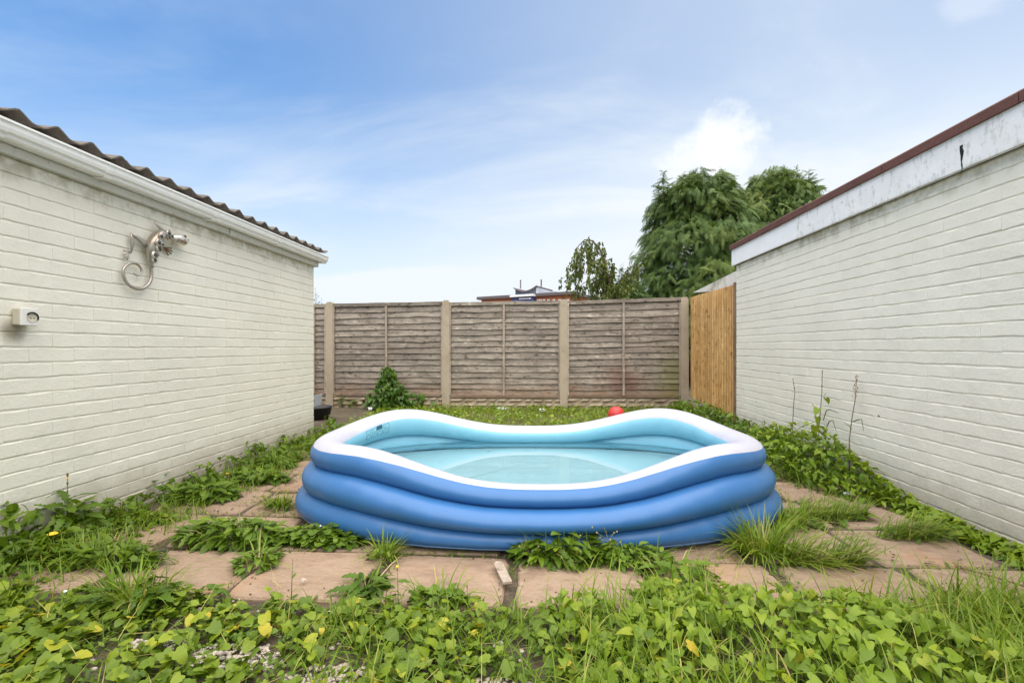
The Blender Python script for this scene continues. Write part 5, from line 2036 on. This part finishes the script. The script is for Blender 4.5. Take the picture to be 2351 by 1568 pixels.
def conifer(name, label, px, Y, halfw, ztop, nb, tint0, seed, lean=0.0, leaders=5):
    c = on_y(px, HOR, Y)
    c.z = 0
    root = empty(name, tuple(c), label, 'tree')
    MB().tube([(c.x, c.y, -.1), (c.x + .03, c.y, ztop * .4), (c.x + lean * .5, c.y, ztop * .75), (c.x + lean, c.y, ztop * .95)], [.20, .15, .08, .02], 10).build('trunk', M['bark'], root, True)
    r_ = np.random.default_rng(seed)
    pos, az, tl, rl, sz, tn = [], [], [], [], [], []
    limbs = MB()
    jit = [r_.uniform(.82, 1.12) for _ in range(12)]
    for k in range(nb):
        h = ztop * (.14 + .84 * (k + r_.random()) / nb)
        a = k * 2.39996 + r_.normal(0, .25)
        f = h / ztop
        rad = halfw * np.interp(f, [.1, .25, .5, .72, .88, 1.0], [.80, 1.0, 1.0, .86, .60, .22]) * r_.uniform(.74, 1.16) * jit[int(f * 11.9)]
        rise = .25 * rad * (1.2 if f > .75 else .6)
        bt = tint0 + r_.normal(0, .13)
        P0 = np.array([c.x + lean * f, c.y, h - rise])
        for j in range(58):
            t = .35 + .74 * r_.random() ** .6
            spread = r_.normal(0, .22)
            ca, sa = math.cos(a + spread), math.sin(a + spread)
            p = P0 + np.array([ca * rad * t, sa * rad * t, rise * math.sin(t * 2.2) * 1.3 - .10 * rad * t * t])
            p[2] += r_.normal(0, .09)
            pos.append(p)
            az.append(a + spread * 2 + r_.normal(0, .5))
            tl.append(r_.uniform(-.15, 1.0))
            rl.append(r_.normal(0, .5))
            sz.append(r_.uniform(.17, .34) * (.7 + .4 * t))
            tn.append(np.clip(bt + .30 * (t - .7) + r_.normal(0, .08), 0, 1))
        if k % 2 == 0:
            ca, sa = math.cos(a), math.sin(a)
            limbs.tube([P0, P0 + np.array([ca * rad * .5, sa * rad * .5, rise * 1.0]), P0 + np.array([ca * rad * .95, sa * rad * .95, rise * .7])], [.035, .022, .006], 5)
    for k in range(leaders):
        a = r_.uniform(0, 6.28)
        bx_, by_ = c.x + lean + halfw * .75 * math.cos(a) * r_.random() ** .5, c.y + halfw * .6 * math.sin(a)
        h0 = ztop * r_.uniform(.80, .90)
        hl = r_.uniform(.45, .85)
        limbs.tube([(bx_, by_, h0 - .5), (bx_, by_, h0 + hl * .6), (bx_ + .06, by_, h0 + hl)], [.012, .006, .002], 5)
        for j in range(46):
            t = r_.random()
            pos.append(np.array([bx_, by_, h0 + hl * t * .95]))
            az.append(r_.uniform(0, 6.28))
            tl.append(r_.uniform(-1.1, .5))
            rl.append(r_.normal(0, .4))
            sz.append(r_.uniform(.14, .30) * (1.35 - .95 * t))
            tn.append(np.clip(tint0 + r_.normal(.05, .1), 0, 1))
    limbs.build('limbs', M['bark'], root, True)
    leaf_obj('crown', [place(T_FROND, pos, az, tl, rl, sz, tn)], M['conifer'], root)
    return root


conifer('cypress_tree', 'large drooping green cypress beyond the corner of fence and pale outbuilding', 1598, 13.0, 1.76, 5.7, 195, .58, 3, .1, 11)
conifer('cypress_tree', 'lighter feathery cypress showing over the flat roof of the pale outbuilding', 1765, 14.0, 1.62, 6.1, 165, .70, 5, .15, 12)
conifer('cypress_tree', 'small dark low cypress between the bent tree and the large cypress', 1447, 11.8, .52, 2.72, 42, .22, 9, -.05, 2)

# bent weeping tree: a leaning limb that arches over and hangs in strings of small leaves
YB = 10.5
c = on_y(1428, HOR, YB); c.z = 0
bt = empty('weeping_tree', tuple(c), 'bent weeping tree with hanging strings of small dark leaves behind the fence', 'tree')
path = [on_y(a_, b_, YB) for a_, b_ in ((1415, 700), (1402, 660), (1393, 625), (1387, 595), (1376, 570), (1360, 553), (1342, 551), (1328, 565), (1320, 585))]
MB().tube([c] + path, [.07, .05, .045, .035, .03, .024, .018, .013, .009, .005], 8).build('trunk', M['bark'], bt, True)
limb_paths = [path[4:], [path[2], on_y(1366, 640, YB), on_y(1340, 650, YB), on_y(1318, 672, YB)], [path[3], on_y(1360, 600, YB - .1), on_y(1322, 612, YB - .1), on_y(1292, 640, YB)],
              [path[0], on_y(1428, 640, YB), on_y(1444, 615, YB), on_y(1470, 606, YB)], [path[1], on_y(1380, 668, YB + .1), on_y(1360, 690, YB)], [path[3], on_y(1400, 612, YB), on_y(1412, 640, YB)],
              [path[1], on_y(1415, 650, YB), on_y(1435, 655, YB)]]
tw = MB()
strings = []
for lp in limb_paths:
    tw.tube(lp, [.012] + [.008] * (len(lp) - 2) + [.003], 5)
    for k in range(24):
        f = rnd.random() * (len(lp) - 1)
        i = min(int(f), len(lp) - 2)
        p = lp[i].lerp(lp[i + 1], f - i) + Vector((rnd.gauss(0, .06), rnd.gauss(0, .25), rnd.gauss(0, .03)))
        ln = rnd.uniform(.18, .62)
        d = Vector((rnd.gauss(-.16, .16), rnd.gauss(0, .1), -1)).normalized()
        strings.append((p, d, ln))
pos, az, tl, rl, sz, tn = [], [], [], [], [], []
for p, d, ln in strings:
    tw.tube([p, p + d * ln * .5 + Vector((-.01, 0, 0)), p + d * ln], [.003, .002, .001], 3)
    for k in range(int(ln * 58)):
        q_ = p + d * ln * rnd.random() + Vector((rnd.gauss(0, .022), rnd.gauss(0, .03), 0))
        pos.append(tuple(q_)); az.append(rnd.uniform(0, 6.28)); tl.append(rnd.uniform(.4, 1.4)); rl.append(rnd.gauss(0, .6))
        sz.append(rnd.uniform(.05, .10)); tn.append(rnd.uniform(.1, .95))
tw.build('limbs', M['bark'], bt)['kind'] = 'stuff'
leaf_obj('crown', [place(T_OVAL, pos, az, tl, rl, sz, tn)], M['birch'], bt)
# a sprig of a shrub beyond the fence, just past the outbuilding corner
c = on_y(722, HOR, 8.6); c.z = 0
sh = empty('twiggy_shrub', tuple(c), 'twiggy shrub tip showing over the fence at the cream outbuilding corner', 'shrub')
tips = [on_y(a_, b_, 8.6) for a_, b_ in ((727, 672), (732, 690), (738, 684), (724, 660), (742, 697), (716, 680))]
mb = MB()
pos = []
for tp in tips:
    mb.tube([c, (c.lerp(tp, .6)), tp], [.01, .006, .002], 4)
    for k in range(7):
        pos.append(tuple(c.lerp(tp, rnd.uniform(.82, 1.0)) + Vector((rnd.gauss(0, .04), rnd.gauss(0, .03), rnd.gauss(0, .03)))))
mb.build('stem', M['bark'], sh)
m = len(pos)
leaf_obj('foliage', [place(T_OVAL, pos, U(0, 6.28, m), U(-.5, .8, m), U(-.5, .5, m), U(.03, .06, m), U(.1, .6, m))], M['birch'], sh)

# ------------------------------------------------------------------ distant building
ANG = R(25)
O = on_y(1206, HOR, 70.0); O.z = 0
ud = Vector((math.cos(ANG), -math.sin(ANG), 0))
vd = Vector((math.sin(ANG), math.cos(ANG), 0))


def zpx(zx, zy):
    return (1750 + zx / 4.702) / 1.63335, (1020 + zy / 4.702) / 1.63335


def fac(zx, zy, v=0.0):
    """(u, z) of a picture point on the facade plane pushed back by v"""
    xd, yd = zpx(zx, zy)
    d = cam_dir(xd, yd)
    o2 = O + vd * v
    k = (o2.dot(vd)) / (d.x * vd.x + d.y * vd.y)
    p = Vector((d.x * k, d.y * k, 0))
    return (p - O).dot(ud), 1 + d.z * k


def bbx(u0, u1, v0, v1, z0, z1):
    mb = MB()
    mb.v = [tuple(O + ud * u + vd * v + Vector((0, 0, z))) for z in (z0, z1) for v in (v0, v1) for u in (u0, u1)]
    mb.f = [(0, 2, 3, 1), (4, 5, 7, 6), (0, 1, 5, 4), (2, 6, 7, 3), (0, 4, 6, 2), (1, 3, 7, 5)]
    return mb


M['far_brick'] = simple('far_brick', (0.42, 0.15, 0.075), 0.85, var=.12, scale=1.5)
M['far_blue'] = simple('far_blue_cladding', (0.060, 0.075, 0.20), 0.5)
M['far_slate'] = simple('far_slate_cladding', (0.085, 0.10, 0.125), 0.5)
M['far_light'] = simple('far_pale_cladding', (0.42, 0.45, 0.50), 0.5)
M['far_roof'] = simple('far_roof_trim', (0.12, 0.10, 0.10), 0.6)
M['far_glass'] = simple('far_glass', (0.10, 0.12, 0.14), 0.15)
fb = empty('retail_building', tuple(O), 'distant orange brick building with blue entrance and dark curved tower above the fence', 'building')
uL, zW = fac(262, 490)
uB0, _ = fac(852, 470)
uB1, _ = fac(1215, 470)
uR, _ = fac(1862, 410)
zW2 = fac(1215, 438)[1]
bbx(uL, uB0, 0, 9, 0, zW).build('wall', M['far_brick'], fb)
bbx(uL - .6, uB0, -.5, 9.5, zW, zW + .42).build('roof', M['far_roof'], fb)
bbx(uB1, uR, 0, 9, 0, zW).build('wall', M['far_brick'], fb)
bbx(uB1, uR + .5, -.5, 9.5, zW, zW + .42).build('roof', M['far_roof'], fb)
uS1, zS = fac(2030, 440, 2)
bbx(uR, uS1, 2, 9, 0, zS).build('wall', M['far_brick'], fb)
bbx(uR + .52, uS1 + .3, 1.7, 9.3, zS, zS + .2).build('roof', M['far_roof'], fb)
zB = fac(1030, 448)[1]
bl = bbx(uB0 + .01, uB1 - .01, -.9, 8, 0, zB).build('entrance_block', M['far_blue'], fb)
bbx(uB0 - .2, uB1 + .2, -1.3, 8, zB, zB + .30).build('white_cap', M['upvc_clean'], fb)
us0, z0 = fac(932, 488, -.9)
us1, z1 = fac(1135, 456, -.9)
sgn = bbx(us0, us1, -1.02, -.92, z0, z1).build('sign', M['upvc_clean'], bl)
# lettering too small to read in the photograph: a faint broken grey line
k = us0 + .2
while k < us1 - .3:
    w_ = rnd.uniform(.10, .22)
    bbx(k, k + w_, -1.05, -1.03, (z0 + z1) / 2 - .10, (z0 + z1) / 2 + .10).build('lettering', M['far_light'], sgn)
    k += w_ + .14
# tower with a sagging roof line
ut0, zt0 = fac(858, 305, 2)
ut1, zt1 = fac(1225, 272, 2)
zb_ = zB + .3
n = 8
mb = MB()
for v_ in (2.0, 7.5):
    for i in range(n + 1):
        t = i / n
        zt = zt0 + (zt1 - zt0) * t - 4 * t * (1 - t) * .55
        mb.v += [tuple(O + ud * (ut0 + (ut1 - ut0) * t) + vd * v_ + Vector((0, 0, zb_))), tuple(O + ud * (ut0 + (ut1 - ut0) * t) + vd * v_ + Vector((0, 0, zt)))]
q = 2 * (n + 1)
for i in range(n):
    a = 2 * i
    mb.f += [(a, a + 2, a + 3, a + 1), (q + a, q + a + 1, q + a + 3, q + a + 2)]
mb.f += [(0, 1, q + 1, q)]
tower = mb.build('tower', M['far_slate'], fb)
mb = MB()
for v_ in (1.6, 8.0):
    for i in range(n + 1):
        t = -.04 + 1.08 * i / n
        zt = zt0 + (zt1 - zt0) * t - 4 * t * (1 - t) * .55
        for dz_ in (.0, .14):
            mb.v.append(tuple(O + ud * (ut0 + (ut1 - ut0) * t) + vd * v_ + Vector((0, 0, zt + dz_))))
for i in range(n):
    a = 2 * i
    mb.f += [(a, a + 2, a + 3, a + 1), (q + a, q + a + 1, q + a + 3, q + a + 2), (a + 1, a + 3, q + a + 3, q + a + 1), (a, q + a, q + a + 2, a + 2)]
mb.f += [(0, 1, q + 1, q), (2 * n, q + 2 * n, q + 2 * n + 1, 2 * n + 1)]
mb.build('tower_roof', M['far_roof'], tower)
bbx(ut1 + .005, ut1 + .30, 2.0, 7.5, zb_, zt1 - .05).build('side_panel', M['far_light'], tower)
bbx(ut1 + .30, ut1 + 2.4, 3.6, 7.4, zb_, zt1 - .55).build('side_panel', M['far_light'], tower)
for (zx, y0, y1) in ((950, 150, 320), (1315, 140, 290), (1240, 220, 275)):
    u_, za_ = fac(zx, y1, 4)
    _, zb2 = fac(zx, y0, 4)
    p0_ = O + ud * u_ + vd * 4
    mast = MB().tube([p0_ + Vector((0, 0, za_ - .6)), p0_ + Vector((0, 0, zb2))], .035, 6).build('mast', M['far_roof'], tower)
    for k in range(4 if y1 - y0 > 100 else 1):
        zz = za_ + (zb2 - za_) * (.3 + .22 * k)
        MB().lathe([(0, .16), (.10, .12), (.12, -.12), (0, -.16)], p0_ + Vector((0, 0, zz)), 8).build('aerial', M['far_roof'], mast)
for zx in (1262, 1305, 1365, 1445, 1540, 1640, 1715, 1790):
    u0_, zt_ = fac(zx - 20, 485, -.01)
    u1_, _ = fac(zx + 20, 485, -.01)
    wn = bbx(u0_, u1_, -.08, -.01, zt_ - 1.5, zt_).build('window', M['upvc_clean'], fb)
    bbx(u0_ + .1, u1_ - .1, -.10, -.082, zt_ - 1.4, zt_ - .12).build('pane', M['far_glass'], wn)
